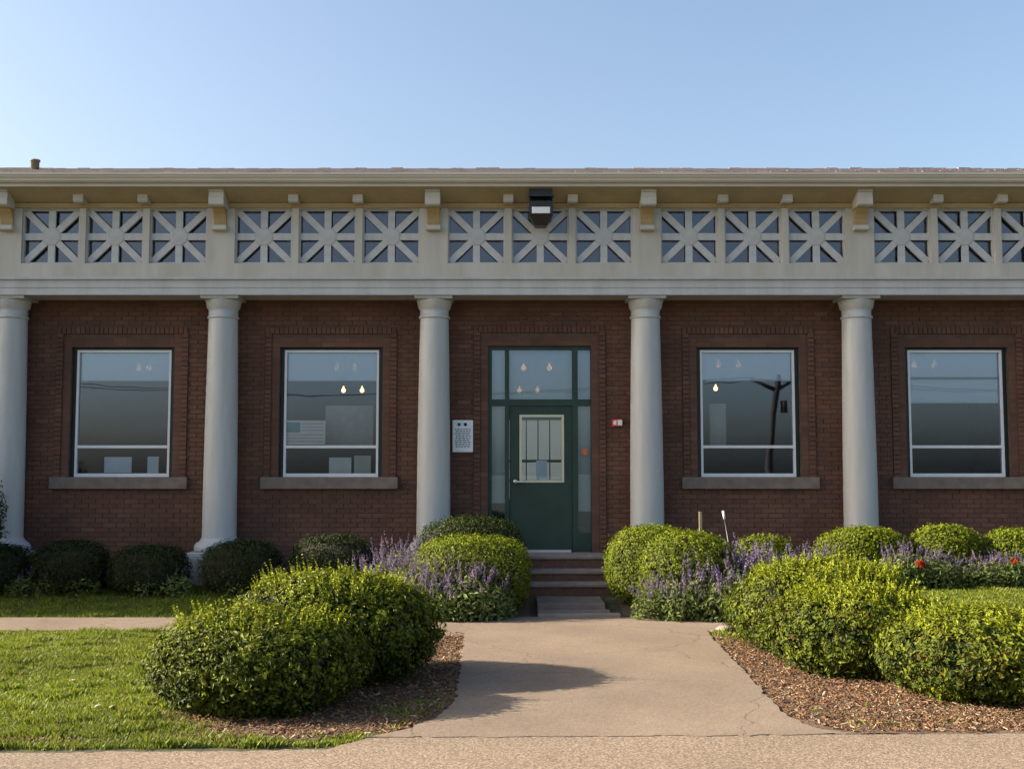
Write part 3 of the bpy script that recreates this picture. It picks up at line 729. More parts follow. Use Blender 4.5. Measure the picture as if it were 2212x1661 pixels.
# ceiling lamps
bulb_me = lathe_mesh('bulb', [(0, -.05), (.022, -.045), (.038, -.028), (.044, -.004), (.038, .02), (.022, .036), (.014, .05), (.014, .08), (0, .08)], 16); bulb_me.materials.append(M['bulb'])
def ceiling_lamp(px0, px1, py, y, label):
    xa, zz = W(px0, py, y); xb, _ = W(px1, py, y); xm = (xa + xb) / 2
    L = empty('ceiling_lamp', (xm, y, zCe)); tag(L, label, 'lamp', 'ceiling lamps inside the building')
    box('ceiling_rose', -.09, .09, -.09, .09, -.03, .002, M['steel'], L)
    box('stem', -.012, .012, -.012, .012, zz - zCe + .12, -.029, M['steel'], L)
    box('arm', xa - xm - .02, xb - xm + .02, -.011, .011, zz - zCe + .095, zz - zCe + .121, M['steel'], L)
    for xx in (xa, xb): link('bulb', bulb_me, None, L, loc=(xx - xm, 0, zz - zCe + .02))
LAMPS = [(300, 322, 797, 2.4, 'lit ceiling lamp glowing through the blind of the plain white paper window'),
         (728, 766, 797, 2.4, 'lit ceiling lamp glowing through the blind of the flag poster window'),
         (1131, 1187, 797, 2.4, 'higher of the lit ceiling lamps seen through the glass above the door'),
         (1552, 1595, 791, 2.4, 'lit ceiling lamp glowing through the blind of the pole reflecting window'),
         (1975, 2018, 791, 2.4, 'lit ceiling lamp glowing through the longest drawn blind'),
         (742, 782, 845, 7.0, 'bright ceiling lamp hanging clear below the blind in the flag poster window'),
         (1122, 1161, 845, 7.0, 'lower of the lit ceiling lamps seen through the glass above the door'),
         (1510, 1546, 841, 7.0, 'bright ceiling lamp below the blind in the pole reflecting window')]
for p in LAMPS: ceiling_lamp(*p)

# utility pole across the road, mirrored in a window
mir = WY + .10
def mirror(px, py, dist):       # place seen by reflection: dist = reflected depth from camera
    d = ray(px, py); t = dist / d[1]; y = CAM_Y + dist
    return (d[0] * t, 2 * mir - y, CAM_Z + d[2] * t)
pole = empty('utility_pole', (0, 0, 0)); tag(pole, 'dark timber utility pole with raised arms across the road, mirrored in a window', 'utility pole')
DP = 64.0
pt = mirror(1682, 808, DP); pb = mirror(1660, 1010, DP); fork = mirror(1678, 842, DP); la = mirror(1620, 820, DP); ra = mirror(1713, 820, DP)
tube('post', [(pb[0] - .05, pb[1], -.4), pb, fork, pt], [.21, .19, .16, .13], M['polewood'], pole, 10)
tube('arm', [fork, la], [.13, .09], M['polewood'], pole, 8); tube('arm', [fork, ra], [.13, .09], M['polewood'], pole, 8)
tr_ = mirror(1690, 880, DP)
tube('transformer', [(tr_[0] + .1, tr_[1], tr_[2] - .35), (tr_[0] + .1, tr_[1], tr_[2] + .35)], .2, M['polewood'], pole, 12)
for (za, wy) in ((la, 0), (ra, 1)):
    pts = [(za[0] + dx, za[1], za[2] + .1 - 0.9 * (1 - (dx / 45.0 - 0) ** 2 if False else 0) - 1.0 * math.sin(math.pi * abs(dx) / 45)) for dx in np.linspace(-45, 45, 25)]
    tube('wire', pts, .018, M['black'], pole, 5)

# ------------------------------------------------------------------ leaves
def basis(nrm):
    a = np.where(np.abs(nrm[:, 2:3]) < 0.9, np.array([[0, 0, 1.0]]), np.array([[1.0, 0, 0]]))
    u = np.cross(a, nrm); u /= np.linalg.norm(u, axis=1, keepdims=True); return u, np.cross(nrm, u)
def leaf_quads(P, N, L, Wd, r, spin=None, fold=0.25):
    n = len(P); u, v = basis(N); a = r.random(n) * 2 * np.pi if spin is None else spin
    d = np.cos(a)[:, None] * u + np.sin(a)[:, None] * v; s = np.cross(N, d)
    L = L[:, None]; Wd = Wd[:, None]
    V = np.stack([P - d * L * .5, P + s * Wd * .5 - d * L * .06 + N * Wd * fold, P + d * L * .5, P - s * Wd * .5 - d * L * .06 + N * Wd * fold], 1).reshape(-1, 3)
    i = 4 * np.arange(n)[:, None]
    return V, np.concatenate([i + np.array([[0, 1, 2]]), i + np.array([[0, 2, 3]])], 0)
def superdome(dirs, rx, ry, rz, e):
    q = (np.abs(dirs[:, 0] / rx) ** e + np.abs(dirs[:, 1] / ry) ** e + np.abs(dirs[:, 2] / rz) ** e) ** (-1 / e)
    return dirs * q[:, None]
def lumps(D, seed, amp):
    r = np.random.default_rng(seed); o = np.zeros(len(D))
    for k in range(7):
        w = r.normal(0, 1, 3) * (2.2 + k * 1.1); o += np.sin(D @ w + r.random() * 6.28) / (1 + 0.45 * k)
    return 1 + amp * o
def shrub_mesh(name, rx, ry, h, n, leaf, seed, e=2.6, amp=0.035, base=(0.026, 0.042, 0.005), young=(0.205, 0.235, 0.010), sprigs=0, rust=0.0, tight=0.13, clump=9, core=None):
    r = np.random.default_rng(seed); zc = h * 0.50; rz = h - zc
    nc = max(200, int(n / clump)); D0 = r.normal(0, 1, (nc, 3)); D0 /= np.linalg.norm(D0, axis=1, keepdims=True)
    lvl = r.random(nc) ** 1.3; tone = r.normal(0, .16, nc); axis = D0 * .8 + r.normal(0, .35, (nc, 3)) + np.array([0, 0, .35])
    axis /= np.linalg.norm(axis, axis=1, keepdims=True)
    ci = r.integers(0, nc, n); D = D0[ci]
    S0 = superdome(D0, rx, ry, rz, e) * lumps(D0, seed, amp)[:, None] * (1.03 - tight * lvl)[:, None]
    tt_ = r.random(n)
    P = S0[ci] + axis[ci] * ((tt_ - .75) * leaf * 2.6)[:, None] + r.normal(0, leaf * .55, (n, 3)); P[:, 2] += zc
    dep = np.clip(.75 * lvl[ci] + .35 * (1 - tt_), 0, 1)
    N = D * np.array([1 / rx, 1 / ry, 1 / rz]); N /= np.linalg.norm(N, axis=1, keepdims=True)
    N = N * 0.85 + r.normal(0, .36, (n, 3)) + np.array([0, 0, .22]); N /= np.linalg.norm(N, axis=1, keepdims=True)
    L = leaf * (0.5 + .95 * r.random(n)); Wd = L * (.42 + .15 * r.random(n))
    keep = P[:, 2] > 0.02; P, N, L, Wd, D, dep, ci = P[keep], N[keep], L[keep], Wd[keep], D[keep], dep[keep], ci[keep]
    # young yellow-green growth on the outermost tips; inner and low leaves darkened as painted shade; patchy
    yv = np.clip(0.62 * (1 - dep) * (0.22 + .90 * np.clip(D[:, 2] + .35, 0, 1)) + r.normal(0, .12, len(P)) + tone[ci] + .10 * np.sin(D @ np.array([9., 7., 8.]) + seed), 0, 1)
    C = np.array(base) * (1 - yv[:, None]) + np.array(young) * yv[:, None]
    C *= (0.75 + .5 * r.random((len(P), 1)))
    if rust > 0:
        m = (r.random(len(P)) < rust) & (np.sin(D @ np.array([5., 6., 3.]) + seed) > .1); C[m] = np.array([0.1294, 0.0588, 0.0118]) * (0.6 + .6 * r.random((m.sum(), 1)))
    V, Fc = leaf_quads(P, N, L, Wd, r); Ct = np.repeat(C, 4, 0)
    if sprigs:
        k = 9; th = r.random(sprigs) * 6.28; rad = np.sqrt(r.random(sprigs)) * .92
        d = np.stack([np.cos(th) * rad * rx, np.sin(th) * rad * ry, np.full(sprigs, rz * .9)], -1); d /= np.linalg.norm(d, axis=1, keepdims=True)
        b0 = superdome(d, rx, ry, rz, e) * lumps(d, seed, amp)[:, None]; b0[:, 2] += zc
        up = np.stack([r.normal(0, .25, sprigs), r.normal(0, .25, sprigs), np.ones(sprigs)], -1) + .5 * d; up /= np.linalg.norm(up, axis=1, keepdims=True)
        ln = (.05 + .09 * r.random(sprigs)) * (1 + 0.6 * (r.random(sprigs) < .2))
        tt = np.linspace(0, 1, k)
        PP = (b0[:, None] + up[:, None] * (ln[:, None] * tt)[..., None]).reshape(-1, 3)
        NN = np.repeat(up, k, 0) * .35 + r.normal(0, .7, (sprigs * k, 3)); NN /= np.linalg.norm(NN, axis=1, keepdims=True)
        LL = leaf * (.8 + .5 * r.random(sprigs * k)) * (1 - .35 * np.tile(tt, sprigs))
        V2, F2 = leaf_quads(PP, NN, LL, LL * .45, r)
        C2 = np.array(young) * (.75 + .6 * r.random((sprigs * k, 1)))
        Fc = np.concatenate([Fc, F2 + len(V)]); V = np.concatenate([V, V2]); Ct = np.concatenate([Ct, np.repeat(C2, 4, 0)])
    fol = fast_mesh(name + '_foliage', V, Fc, Ct)
    # woody inside: a solid mass of twigs
    n1, n2 = 28, 16; vv = []
    for i in range(n2 + 1):
        ph = -np.pi / 2 + np.pi * i / n2
        for j in range(n1): vv.append((math.cos(ph) * math.cos(6.2832 * j / n1), math.cos(ph) * math.sin(6.2832 * j / n1), math.sin(ph)))
    vv = np.array(vv); cs = superdome(vv, rx, ry, rz, e) * (lumps(vv, seed, amp) * (core or 0.965 - tight))[:, None]; cs[:, 2] += zc; cs[:, 2] = np.maximum(cs[:, 2], 0.0)
    fc = [(i * n1 + j, i * n1 + (j + 1) % n1, (i + 1) * n1 + (j + 1) % n1, (i + 1) * n1 + j) for i in range(n2) for j in range(n1)]
    core = fast_mesh(name + '_branches', cs, np.array(fc), smooth=True)
    return fol, core
def shrub(name, x, y, rx, ry, h, n, leaf, seed, label, cat='shrub', group=None, m='leaf', zoff=0.0, **kw):
    fol, core = shrub_mesh(name, rx, ry, h, n, leaf, seed, **kw)
    o = empty(name, (x, y, float(terr(x, y)) - 0.015 + zoff)); tag(o, label, cat, group)
    link('foliage', fol, M[m], o); link('branches', core, M['twig'], o)
    return o
def shrub_px(name, px0, px1, ptop, d, label, depth_ratio=0.9, **kw):
    y = CAM_Y + d; x = ((px0 + px1) / 2 - 1106) / F * d; rx = (px1 - px0) / 2 / F * d
    h = W(1106, ptop, y)[1] - float(terr(x, y)) + kw.pop('hadj', 0.0)
    return shrub(name, x, y, rx, rx * depth_ratio, h, seed=kw.pop('seed'), label=label, **kw)
big = dict(leaf=0.038, tight=.17, amp=.03, clump=12, core=.84, m='leaf', e=2.15)
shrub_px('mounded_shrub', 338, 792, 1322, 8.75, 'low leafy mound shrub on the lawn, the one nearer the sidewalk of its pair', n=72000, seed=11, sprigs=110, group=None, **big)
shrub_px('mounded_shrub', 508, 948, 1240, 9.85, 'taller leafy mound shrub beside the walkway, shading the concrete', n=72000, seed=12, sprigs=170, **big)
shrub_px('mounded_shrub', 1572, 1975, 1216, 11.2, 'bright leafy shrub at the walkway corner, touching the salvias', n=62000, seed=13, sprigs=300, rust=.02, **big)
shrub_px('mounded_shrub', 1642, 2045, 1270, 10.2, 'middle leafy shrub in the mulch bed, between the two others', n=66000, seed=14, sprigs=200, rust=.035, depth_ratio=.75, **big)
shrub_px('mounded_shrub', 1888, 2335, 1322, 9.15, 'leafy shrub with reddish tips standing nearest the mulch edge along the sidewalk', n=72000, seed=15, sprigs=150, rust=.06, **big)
bx = dict(leaf=0.034, m='boxleaf', e=2.7, amp=0.016, tight=.06, clump=3, cat='boxwood')
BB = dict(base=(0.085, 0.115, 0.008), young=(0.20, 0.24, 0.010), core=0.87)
def box_px(px0, px1, ptop, d, seed, label, n=11000, group=None, hadj=-0.075, **kw):
    return shrub_px('clipped_boxwood', px0, px1, ptop, d, label, n=int(n * 1.5), seed=seed, group=group, hadj=hadj, **{**bx, **BB, **kw})
box_px(1310, 1505, 1124, 14.7, 21, 'round clipped boxwood hugging the side of the front steps below the alarm', 16000)
box_px(1378, 1580, 1137, 14.25, 22, 'clipped boxwood rising out of the salvias next to the step side boxwood', 16000)
box_px(900, 1140, 1140, 14.35, 23, 'sunlit clipped boxwood beside the steps under the wall sign', 18000, e=3.2, hadj=-.12)
box_px(905, 1132, 1115, 15.35, 24, 'dark clipped boxwood against the column behind the sunlit one', 14000, e=3.0, hadj=-.02, base=(.03, .045, .008), young=(.05, .07, .012), depth_ratio=.6)  # leaf colours darkened to paint in the shade at the back
box_px(1582, 1712, 1146, 14.85, 25, 'small low boxwood under the window behind the two stakes', depth_ratio=.62)
box_px(1757, 1957, 1127, 14.7, 26, 'broad clipped boxwood in front of a white column, salvias before it', 14000, depth_ratio=.62)
box_px(1960, 2112, 1122, 14.7, 27, 'domed boxwood between the broad boxwood and the frame end boxwood', depth_ratio=.62)
bpy.data.objects['clipped_boxwood.006']['label'] = 'domed boxwood behind the big red flower'
box_px(2110, 2270, 1131, 14.7, 28, 'domed boxwood behind the salvias with orange red flowers', depth_ratio=.62)
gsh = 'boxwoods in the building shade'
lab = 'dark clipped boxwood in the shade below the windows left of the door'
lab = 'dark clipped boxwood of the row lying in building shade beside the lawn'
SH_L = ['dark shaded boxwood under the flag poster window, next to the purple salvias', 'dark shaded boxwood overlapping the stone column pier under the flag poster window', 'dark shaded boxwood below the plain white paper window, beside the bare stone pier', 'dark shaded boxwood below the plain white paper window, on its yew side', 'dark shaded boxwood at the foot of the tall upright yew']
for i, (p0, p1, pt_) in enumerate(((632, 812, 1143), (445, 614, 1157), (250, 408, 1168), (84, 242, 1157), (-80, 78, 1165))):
    box_px(p0, p1, pt_, 15.25, 31 + i, SH_L[i], 9000, group=gsh, base=(.02, .03, .008), young=(.035, .05, .012))  # building shade is put into these darker leaf colours
# tall dark yew, its flank just in view
yx, yy = -7.32, -1.25
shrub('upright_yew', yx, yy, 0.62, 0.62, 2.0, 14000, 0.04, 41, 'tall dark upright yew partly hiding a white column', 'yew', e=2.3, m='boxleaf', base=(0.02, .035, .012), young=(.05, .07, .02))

# ------------------------------------------------------------------ salvias and red flowers
def salvia_mesh(seed, R0, H, nst, lf):
    r = np.random.default_rng(seed); Vs, Fs, Cs = [], [], []; off = 0
    n = lf; th = r.random(n) * 6.28; rad = np.sqrt(r.random(n)) * R0; hh = r.random(n) ** .75 * H * .82 * (1 - .45 * (rad / R0) ** 2)
    P = np.stack([np.cos(th) * rad, np.sin(th) * rad, hh + .02], -1); N = r.normal(0, .5, (n, 3)) + np.array([-.35, -.1, .7]); N[:, 0] += np.cos(th) * .4; N[:, 1] += np.sin(th) * .4
    N /= np.linalg.norm(N, axis=1, keepdims=True); L = .06 + .06 * r.random(n)
    V, Fc = leaf_quads(P, N, L, L * .38, r)
    C = np.array([0.125, 0.165, 0.045]) * (.6 + .8 * r.random((n, 1))) + np.array([.05, .04, .03]) * (r.random((n, 1)) < .3)
    # stems
    sv, sf, scol = [], [], []
    tops = []
    for k in range(nst):
        a = r.random() * 6.28; q = math.sqrt(r.random()) * R0 * .85
        p0 = np.array([math.cos(a) * q * .6, math.sin(a) * q * .6, 0.0]); p1 = np.array([math.cos(a) * q * 1.2, math.sin(a) * q * 1.2, H * (.60 + .35 * r.random())])
        tops.append((p0, p1)); b = len(sv) ; w = .004
        sv += [p0 + (-w, 0, 0), p0 + (w, 0, 0), p1 + (w, 0, 0), p1 + (-w, 0, 0)]; sf.append((b, b + 1, b + 2)); sf.append((b, b + 2, b + 3))
    sv = np.array(sv); sf = np.array(sf)
    Vf = np.concatenate([V, sv]); Ff = np.concatenate([Fc, sf + len(V)]); Cf = np.concatenate([np.repeat(C, 4, 0), np.tile([[.12, .13, .06]], (len(sv), 1))])
    fol = fast_mesh('salvia_foliage', Vf, Ff, Cf)
    PP, NN, CC, LL = [], [], [], []
    for p0, p1 in tops:
        d = (p1 - p0); d /= np.linalg.norm(d); d += r.normal(0, .2, 3); d /= np.linalg.norm(d); ln = .12 + .11 * r.random(); k = 30
        t = np.sort(r.random(k)); rr_ = .017 * (1 - .7 * t)
        a = r.random(k) * 6.28
        p = p1 + d * (t * ln)[:, None] + np.stack([np.cos(a) * rr_, np.sin(a) * rr_, np.zeros(k)], -1)
        PP.append(p); nn = np.stack([np.cos(a), np.sin(a), .4 * np.ones(k)], -1) + r.normal(0, .3, (k, 3)); NN.append(nn / np.linalg.norm(nn, axis=1, keepdims=True))
        tone = r.random(); c0 = np.array([.115, .08, .20]) * (1 - tone) + np.array([.25, .20, .25]) * tone
        CC.append(c0 * (.7 + .6 * r.random((k, 1)))); LL.append(.026 * (1.1 - .6 * t))
    PP = np.concatenate(PP); NN = np.concatenate(NN); CC = np.concatenate(CC); LL = np.concatenate(LL)
    V, Fc = leaf_quads(PP, NN, LL, LL * .7, r)
    return fol, fast_mesh('salvia_bloom', V, Fc, np.repeat(CC, 4, 0))
SAL = []
for k in range(6):
    f_, b_ = salvia_mesh(60 + k, .30, .66, 16, 520); f_.materials.append(M['salvialeaf']); b_.materials.append(M['petal']); SAL.append((f_, b_))
rs = random.Random(9)
def salvia(px, py, d, s, label, group):
    y = CAM_Y + d; x = (px - 1106) / F * d
    o = empty('salvia_plant', (x, y, float(terr(x, y)) + .005)); f_, b_ = SAL[rs.randrange(6)]
    top = W(px, py + 10, y)[1] - float(terr(x, y)); k = max(.5, top / .74) * s * rs.uniform(.88, 1.06)
    o.scale = (max(.75, min(k, 1.25)),) * 2 + (k,); o.rotation_euler = (0, 0, rs.random() * 6.28)
    tag(o, label, 'salvia', group)
    link('foliage', f_, None, o); link('bloom', b_, None, o)['kind'] = 'stuff'
gl, gr, gw, gs = 'salvias beside the steps boxwood under the sign', 'salvias in front of the two steps boxwoods', 'salvias along the sunny wall bed', 'salvias in the building shade'
ll = 'purple flowering salvia in the clump between the taller mound shrub and the steps'
for a in ((792, 1195, 14.2), (815, 1185, 14.4), (838, 1180, 14.2), (862, 1175, 14.5), (885, 1185, 14.1), (905, 1195, 13.95), (868, 1140, 15.0), (835, 1155, 15.1), (850, 1205, 13.9), (930, 1212, 13.85),
          (950, 1205, 13.8), (975, 1200, 13.75), (1000, 1195, 13.75), (1028, 1195, 13.75), (1055, 1195, 13.8), (1075, 1210, 13.85), (915, 1225, 13.65), (965, 1215, 13.62), (1012, 1210, 13.62), (1050, 1222, 13.65), (990, 1230, 13.55), (940, 1240, 13.55)):
    salvia(*a, 1.0, ll, gl)
lr = 'purple flowering salvia massed before the boxwood next to the steps'
for a in ((1400, 1240, 13.7), (1425, 1228, 13.75), (1450, 1222, 13.65), (1480, 1205, 13.75), (1500, 1185, 13.9), (1518, 1205, 13.7), (1545, 1180, 13.95), (1580, 1180, 13.75), (1560, 1168, 14.2), (1600, 1160, 14.2), (1625, 1155, 14.3), (1650, 1160, 14.2), (1670, 1165, 14.1), (1470, 1235, 13.55), (1540, 1215, 13.55), (1605, 1200, 13.7), (1640, 1195, 13.8), (1575, 1225, 13.55)):
    salvia(*a, 1.0, lr, gr)
lw = 'purple flowering salvia in the wall bed beyond the leafy shrubs'
for a in ((1700, 1172, 14.15), (1735, 1160, 14.15), (1768, 1165, 14.15), (1905, 1172, 14.15), (1935, 1160, 14.15), (1965, 1152, 14.15), (2000, 1165, 14.15), (2025, 1180, 14.15), (2060, 1195, 14.15), (2105, 1185, 14.15), (2135, 1178, 14.15), (2165, 1175, 14.15), (2200, 1180, 14.15), (2235, 1178, 14.15)):
    salvia(*a, 1.0, lw, gw)
lsd = 'dim purple salvia in the shaded bed beside the lawn'
for a in ((120, 1215, 15.0), (190, 1220, 15.0), (330, 1215, 15.0), (390, 1210, 15.0), (520, 1215, 15.0), (590, 1210, 15.0), (660, 1205, 14.9), (720, 1200, 14.9), (775, 1190, 14.9), (60, 1215, 15.0)):
    salvia(*a, 1.0, lsd, gs)
def red_flower(px, py, d, size, label, colr):
    y = CAM_Y + d; x, z = W(px, py, y); zt_ = float(terr(x, y)); o = empty('red_flower', (x, y, zt_)); tag(o, label, 'flower')
    r = np.random.default_rng(int(px)); n = 60
    D = r.normal(0, 1, (n, 3)); D /= np.linalg.norm(D, axis=1, keepdims=True); P = D * size * (.6 + .4 * r.random((n, 1))); P[:, 2] += z - zt_
    V, Fc = leaf_quads(P, D, np.full(n, size * .9), np.full(n, size * .7), r)
    link('bloom', fast_mesh('red_bloom', V, Fc, np.array(colr) * (.7 + .5 * np.repeat(r.random((n, 1)), 4, 0))), M['petal'], o)
    n = 70; P = r.normal(0, 1, (n, 3)) * .10; P[:, 2] = r.random(n) * (z - zt_); N = r.normal(0, 1, (n, 3)); N /= np.linalg.norm(N, axis=1, keepdims=True)
    V, Fc = leaf_quads(P, N, np.full(n, .08), np.full(n, .04), r)
    link('foliage', fast_mesh('red_flower_leaf', V, Fc, np.array([.06, .10, .02]) * (.6 + .8 * np.repeat(r.random((n, 1)), 4, 0))), M['salvialeaf'], o)
red_flower(1988, 1220, 13.9, .055, 'single big red flower before the domed boxwood', (.26, .018, .008))
red_flower(2192, 1212, 14.0, .045, 'orange red flower low among the salvias of the wall bed', (.34, .06, .02))
# two stakes
sxk, szk = W(1513, 1105, -1.05)
st1 = boxes('garden_stake', [(sxk - .018, sxk + .018, -1.06, -1.03, float(terr(sxk, -1.05)) - .1, szk)], M['wood']); tag(st1, 'pale upright wooden stake behind the boxwood beside the steps', 'stake')
sxk, szk = W(1562, 1103, -1.15); sxb, szb = W(1570, 1150, -1.15)
sk2 = empty('garden_light', (0, 0, 0)); tag(sk2, 'thin dark leaning stake with a white cap beside the wooden stake', 'stake')
zz_ = float(terr(sxb, -1.15)) - .1; kx = (sxb - sxk) / (szb - szk)
tube('stem', [(sxk + kx * (zz_ - szk), -1.15, zz_), (sxk + kx * -.12, -1.15, szk - .10)], .012, M['black'], sk2, 8)
tube('cap', [(sxk + kx * -.11, -1.15, szk - .11), (sxk, -1.15, szk)], .016, M['signwhite'], sk2, 10)

# ------------------------------------------------------------------ grass and mulch
def grass(name, poly, dens, hmin, hmax, seed, label, exclude=(), wd=.0045, ell=(), straw=()):
    r = np.random.default_rng(seed); P = np.array(poly); x0, y0 = P.min(0); x1, y1 = P.max(0); n = int((x1 - x0) * (y1 - y0) * dens)
    x = x0 + r.random(n) * (x1 - x0); y = y0 + r.random(n) * (y1 - y0); k = in_poly(x + .015 * np.sin(y * 41), y + .03 * np.sin(x * 13 + 2 * np.sin(x * 5.3)) * np.sin(x * 7.1) + r.normal(0, .012, n), P)
    # only what lies in or near the view
    d = y - CAM_Y; k &= np.abs(x) < d * 0.46 + .6
    for e in exclude: k &= ~in_poly(x, y, np.array(e))
    den = .5 + .5 * np.sin(x * 2.1 + 1.3 * np.sin(y * 1.7)) * np.sin(y * 2.6 + x); k &= r.random(n) < .55 + .45 * den
    for (ex, ey, ea, eb) in ell: k &= ((x - ex) / ea) ** 2 + ((y - ey) / eb) ** 2 > .8 + .5 * r.random(n)
    x, y = x[k], y[k]; n = len(x); z = terr(x, y) - .01
    tuft = .75 + .5 * (np.sin(x * 7 + 2 * np.sin(y * 5)) * np.sin(y * 8 + x * 3) > .2)
    h = (hmin + (hmax - hmin) * r.random(n)) * tuft; a = r.random(n) * 6.28; lean = (.25 + .6 * r.random(n)) * h; w = wd * (.7 + .7 * r.random(n))
    dx, dy = np.cos(a), np.sin(a); b = a + 1.57 + r.normal(0, .5, n); sx, sy = np.cos(b) * w, np.sin(b) * w
    t = r.random((n, 1)); pat = (.5 + .5 * np.sin(x * 1.3 + y * .9) * np.sin(y * 1.9 - x * .7))[:, None]
    C = np.array([.105, .155, .012]) * (1 - t) + np.array([.225, .26, .032]) * t; C *= .8 + .35 * pat
    for (ex, ey, ea, eb) in straw:
        sd = (((x - ex) / ea) ** 2 + ((y - ey) / eb) ** 2 < .5 + .8 * r.random(n)) & (r.random(n) < .75); C[sd] = np.array([.23, .175, .075]) * (.6 + .7 * r.random((sd.sum(), 1))); h[sd] *= .6
    dry = r.random(n) < .07; C[dry] = np.array([0.1765, 0.1471, 0.0706])
    V = np.stack([np.stack([x - sx, y - sy, z], -1), np.stack([x + sx, y + sy, z], -1), np.stack([x + dx * lean * .35 + sx * .8, y + dy * lean * .35 + sy * .8, z + h * .6], -1), np.stack([x + dx * lean, y + dy * lean, z + h], -1)], 1).reshape(-1, 3)
    i = 4 * np.arange(n)[:, None]; Fc = np.concatenate([i + np.array([[0, 1, 2]]), i + np.array([[0, 2, 3]])])
    o = link(name, fast_mesh(name, V, Fc, np.repeat(C, 4, 0)), M['grass']); tag(o, label, 'grass', kind='stuff'); return o
def hump(px0, px1, d, k=1.0): 
    return (((px0 + px1) / 2 - 1106) / F * d, CAM_Y + d, (px1 - px0) / 2 / F * d * k, (px1 - px0) / 2 / F * d * .9 * k)
le = [G(*p, z=0.02) for p in left_edge]
front = [(-8, ysl + .03), G(700, 1612), G(790, 1592), G(875, 1576), G(945, 1550), G(985, 1514), G(1000, 1420), G(950, 1366), (xw - .1, y_b - .06), (-8, y_b - .03)]
patch = [G(*p) for p in ((1020, 1366), (1010, 1425), (1000, 1512), (950, 1550), (870, 1578), (790, 1590), (640, 1598), (470, 1592), (410, 1555), (400, 1500), (480, 1450), (800, 1370), (900, 1366))]
soil_strip = [G(*p) for p in ((470, 1612), (450, 1570), (520, 1560), (700, 1582), (760, 1590), (640, 1606))]
grass('lawn_grass', front, 9500, .025, .06, 5, 'short sunlit grass around the left hand mound shrubs', (patch,), ell=[hump(338, 792, 8.75, .72), hump(508, 948, 9.85, .8)], straw=[(*G(560, 1590), .75, .22), (*G(420, 1545), .35, .30), (*G(760, 1600), .25, .08), (*G(120, 1600), .5, .08)])
bpy.data.objects['lawn_grass']['label'] = 'sunlit grass between the side path and the sidewalk'
grass('lawn_grass', [(-9, y_a + .03), (-1.3, y_a + .03), (-1.5, -2.0), (-2.3, -1.2), (-2.6, -.72), (-9, -.70)], 4500, .03, .06, 6, 'grass strip in building shade between the bed and side path')
grass('lawn_grass', [(2.95, -3.3), (3.3, -2.15), (3.7, -1.65), (4.7, -1.02), (9.5, -.98), (9.5, -6.5), (5.7, -6.3), (4.6, -3.7)], 4200, .03, .06, 8, 'bright grass beyond the mulch bed')
grass('grass_fringe', [G(*p) for p in ((420, 1545), (520, 1578), (700, 1590), (800, 1585), (900, 1565), (820, 1592), (640, 1603), (440, 1600))], 2600, .02, .05, 15, 'straw coloured grass on bare soil before the mound shrubs', straw=[(*G(560, 1585), .9, .3)])
grass('grass_fringe', [G(*p) for p in ((690, 1606), (730, 1588), (800, 1584), (800, 1594), (740, 1612))], 6000, .03, .065, 16, 'green grass tuft at the corner of walkway and sidewalk')
grass('grass_fringe', [G(*p) for p in ((800, 1540), (930, 1500), (985, 1508), (940, 1545), (870, 1572))], 1800, .02, .05, 17, 'thin shaded grass between the taller mound shrub and walkway')
tuftpoly = [G(*p) for p in ((1530, 1368), (1600, 1362), (1640, 1385), (1560, 1392))]
grass('grass_fringe', tuftpoly, 2500, .03, .07, 10, 'yellowish grass fringe at the mulch bed corner')
tuft2 = [G(*p) for p in ((1380, 1326), (1440, 1312), (1575, 1316), (1575, 1331), (1400, 1331))]
grass('grass_fringe', tuft2, 2600, .03, .08, 12, 'thin grass fringe between the walkway and the salvias')
tuft3 = [G(*p) for p in ((1720, 1540), (1990, 1500), (2100, 1530), (2212, 1545), (2200, 1568), (1850, 1572))]
grass('weeds', tuft3, 1300, .02, .045, 13, 'sparse weeds scattered over the mulch near the sidewalk', wd=.005, straw=[(*G(2000, 1545), 1.2, .3)])

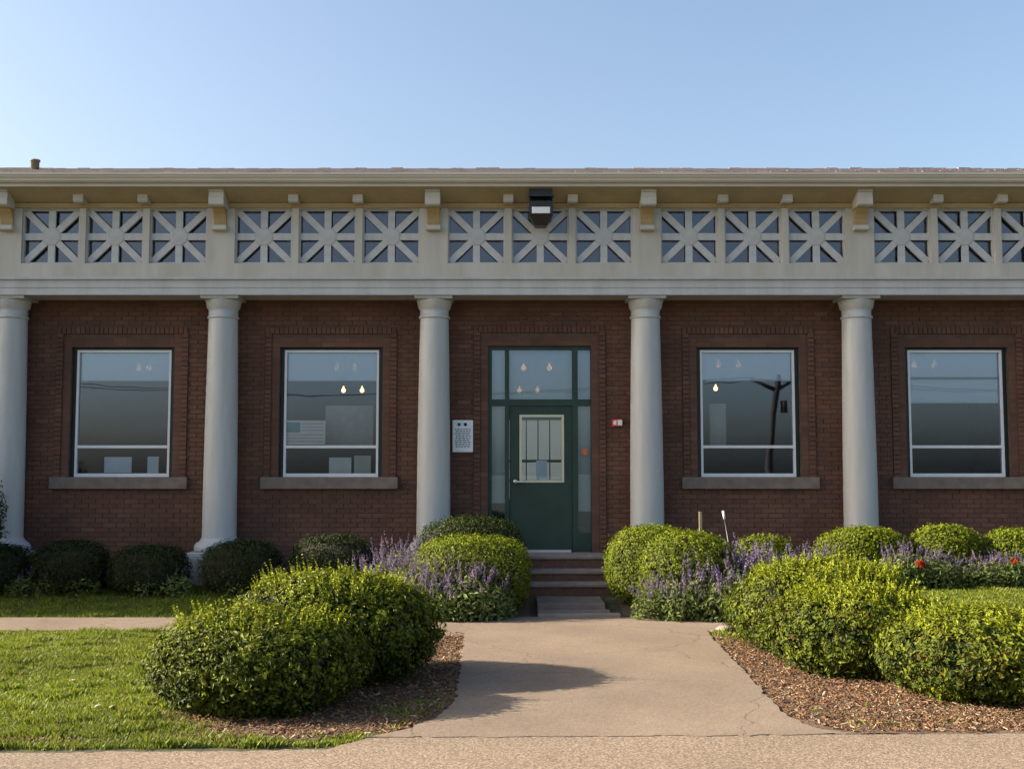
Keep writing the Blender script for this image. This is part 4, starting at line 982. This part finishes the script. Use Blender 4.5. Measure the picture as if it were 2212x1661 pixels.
def chips(name, poly, dens, seed, label, ell=()):
    r = np.random.default_rng(seed); P = np.array(poly); x0, y0 = P.min(0); x1, y1 = P.max(0); n = int((x1 - x0) * (y1 - y0) * dens)
    x = x0 + r.random(n) * (x1 - x0); y = y0 + r.random(n) * (y1 - y0); k = in_poly(x, y, P); x, y = x[k], y[k]; n = len(x)
    z = terr(x, y) + .012 + .012 * r.random(n)
    L = .014 + .045 * r.random(n) ** 2.5; Wd = .004 + .009 * r.random(n); T = .003 + .004 * r.random(n)
    a = r.random(n) * 6.28; tl = r.normal(0, .35, n)
    ex = np.stack([np.cos(a) * np.cos(tl), np.sin(a) * np.cos(tl), np.sin(tl)], -1); ey = np.stack([-np.sin(a), np.cos(a), np.zeros(n)], -1); ez = np.cross(ex, ey)
    c = np.stack([x, y, z], -1); V = []
    for sx, sy, sz in ((-1, -1, -1), (1, -1, -1), (1, 1, -1), (-1, 1, -1), (-1, -1, 1), (1, -1, 1), (1, 1, 1), (-1, 1, 1)):
        V.append(c + ex * (sx * L * .5)[:, None] + ey * (sy * Wd * .5)[:, None] + ez * (sz * T * .5)[:, None])
    V = np.stack(V, 1).reshape(-1, 3); Fc = (CUBE_F[None] + 8 * np.arange(n)[:, None, None]).reshape(-1, 4)
    t = r.random((n, 1)); u = r.random((n, 1)); C = np.where(u < .45, np.array([[.165, .082, .04]]), np.where(u < .75, np.array([[.21, .14, .08]]), np.array([[.075, .045, .028]]))) * (.6 + .8 * t); pale = r.random(n) < .04; C[pale] = (.36, .30, .21)
    o = link(name, fast_mesh(name, V, Fc, np.repeat(C, 8, 0)), M['chip']); tag(o, label, 'mulch', kind='stuff')
chips('wood_chips', [G(*p) for p in right_edge[:-2]] + mulch_r[7:-3] + [(6.5, ysr + .02), G(2212, 1582)], 1250, 20, 'brown wood chips between the leafy shrubs and walkway')
chips('wood_chips', [G(*p) for p in left_edge[2:6]] + mulch_l[4:], 1000, 21, 'brown wood chips under the two mound shrubs')
# pale fallen leaves on the lawn
fr_ = random.Random(12)
for k in range(6):
    px, py = fr_.uniform(20, 420), fr_.uniform(1390, 1610); x, y = G(px, py)
    V = [(-.03, 0, .0), (-.012, .018, .012), (.012, .016, .01), (.036, 0, .004), (.012, -.016, .012), (-.012, -.018, .009)]
    me = bpy.data.meshes.new('fallen_leaf'); me.from_pydata(V, [], [(0, 1, 5), (1, 2, 4, 5), (2, 3, 4)])
    o = link('fallen_leaf', me, M['wood'], None, loc=(x, y, float(terr(x, y)) + .03), rot=(fr_.uniform(-.4, .4), fr_.uniform(-.4, .4), fr_.uniform(0, 6)))
    tag(o, 'small pale fallen leaf lying on the sunlit grass', 'leaf', 'fallen leaves on the lawn')
# flat stone at the path corner
xk, yk = G(1578, 1362); me = lathe_mesh('edging_stone', [(0, -.03), (.15, -.03), (.17, .02), (.13, .05), (0, .06)], 9)
o = link('edging_stone', me, M['stepstone'], None, loc=(xk, yk, .0)); o.scale = (1, .7, 1); tag(o, 'small flat stone at the walkway corner under the leafy shrub', 'stone')
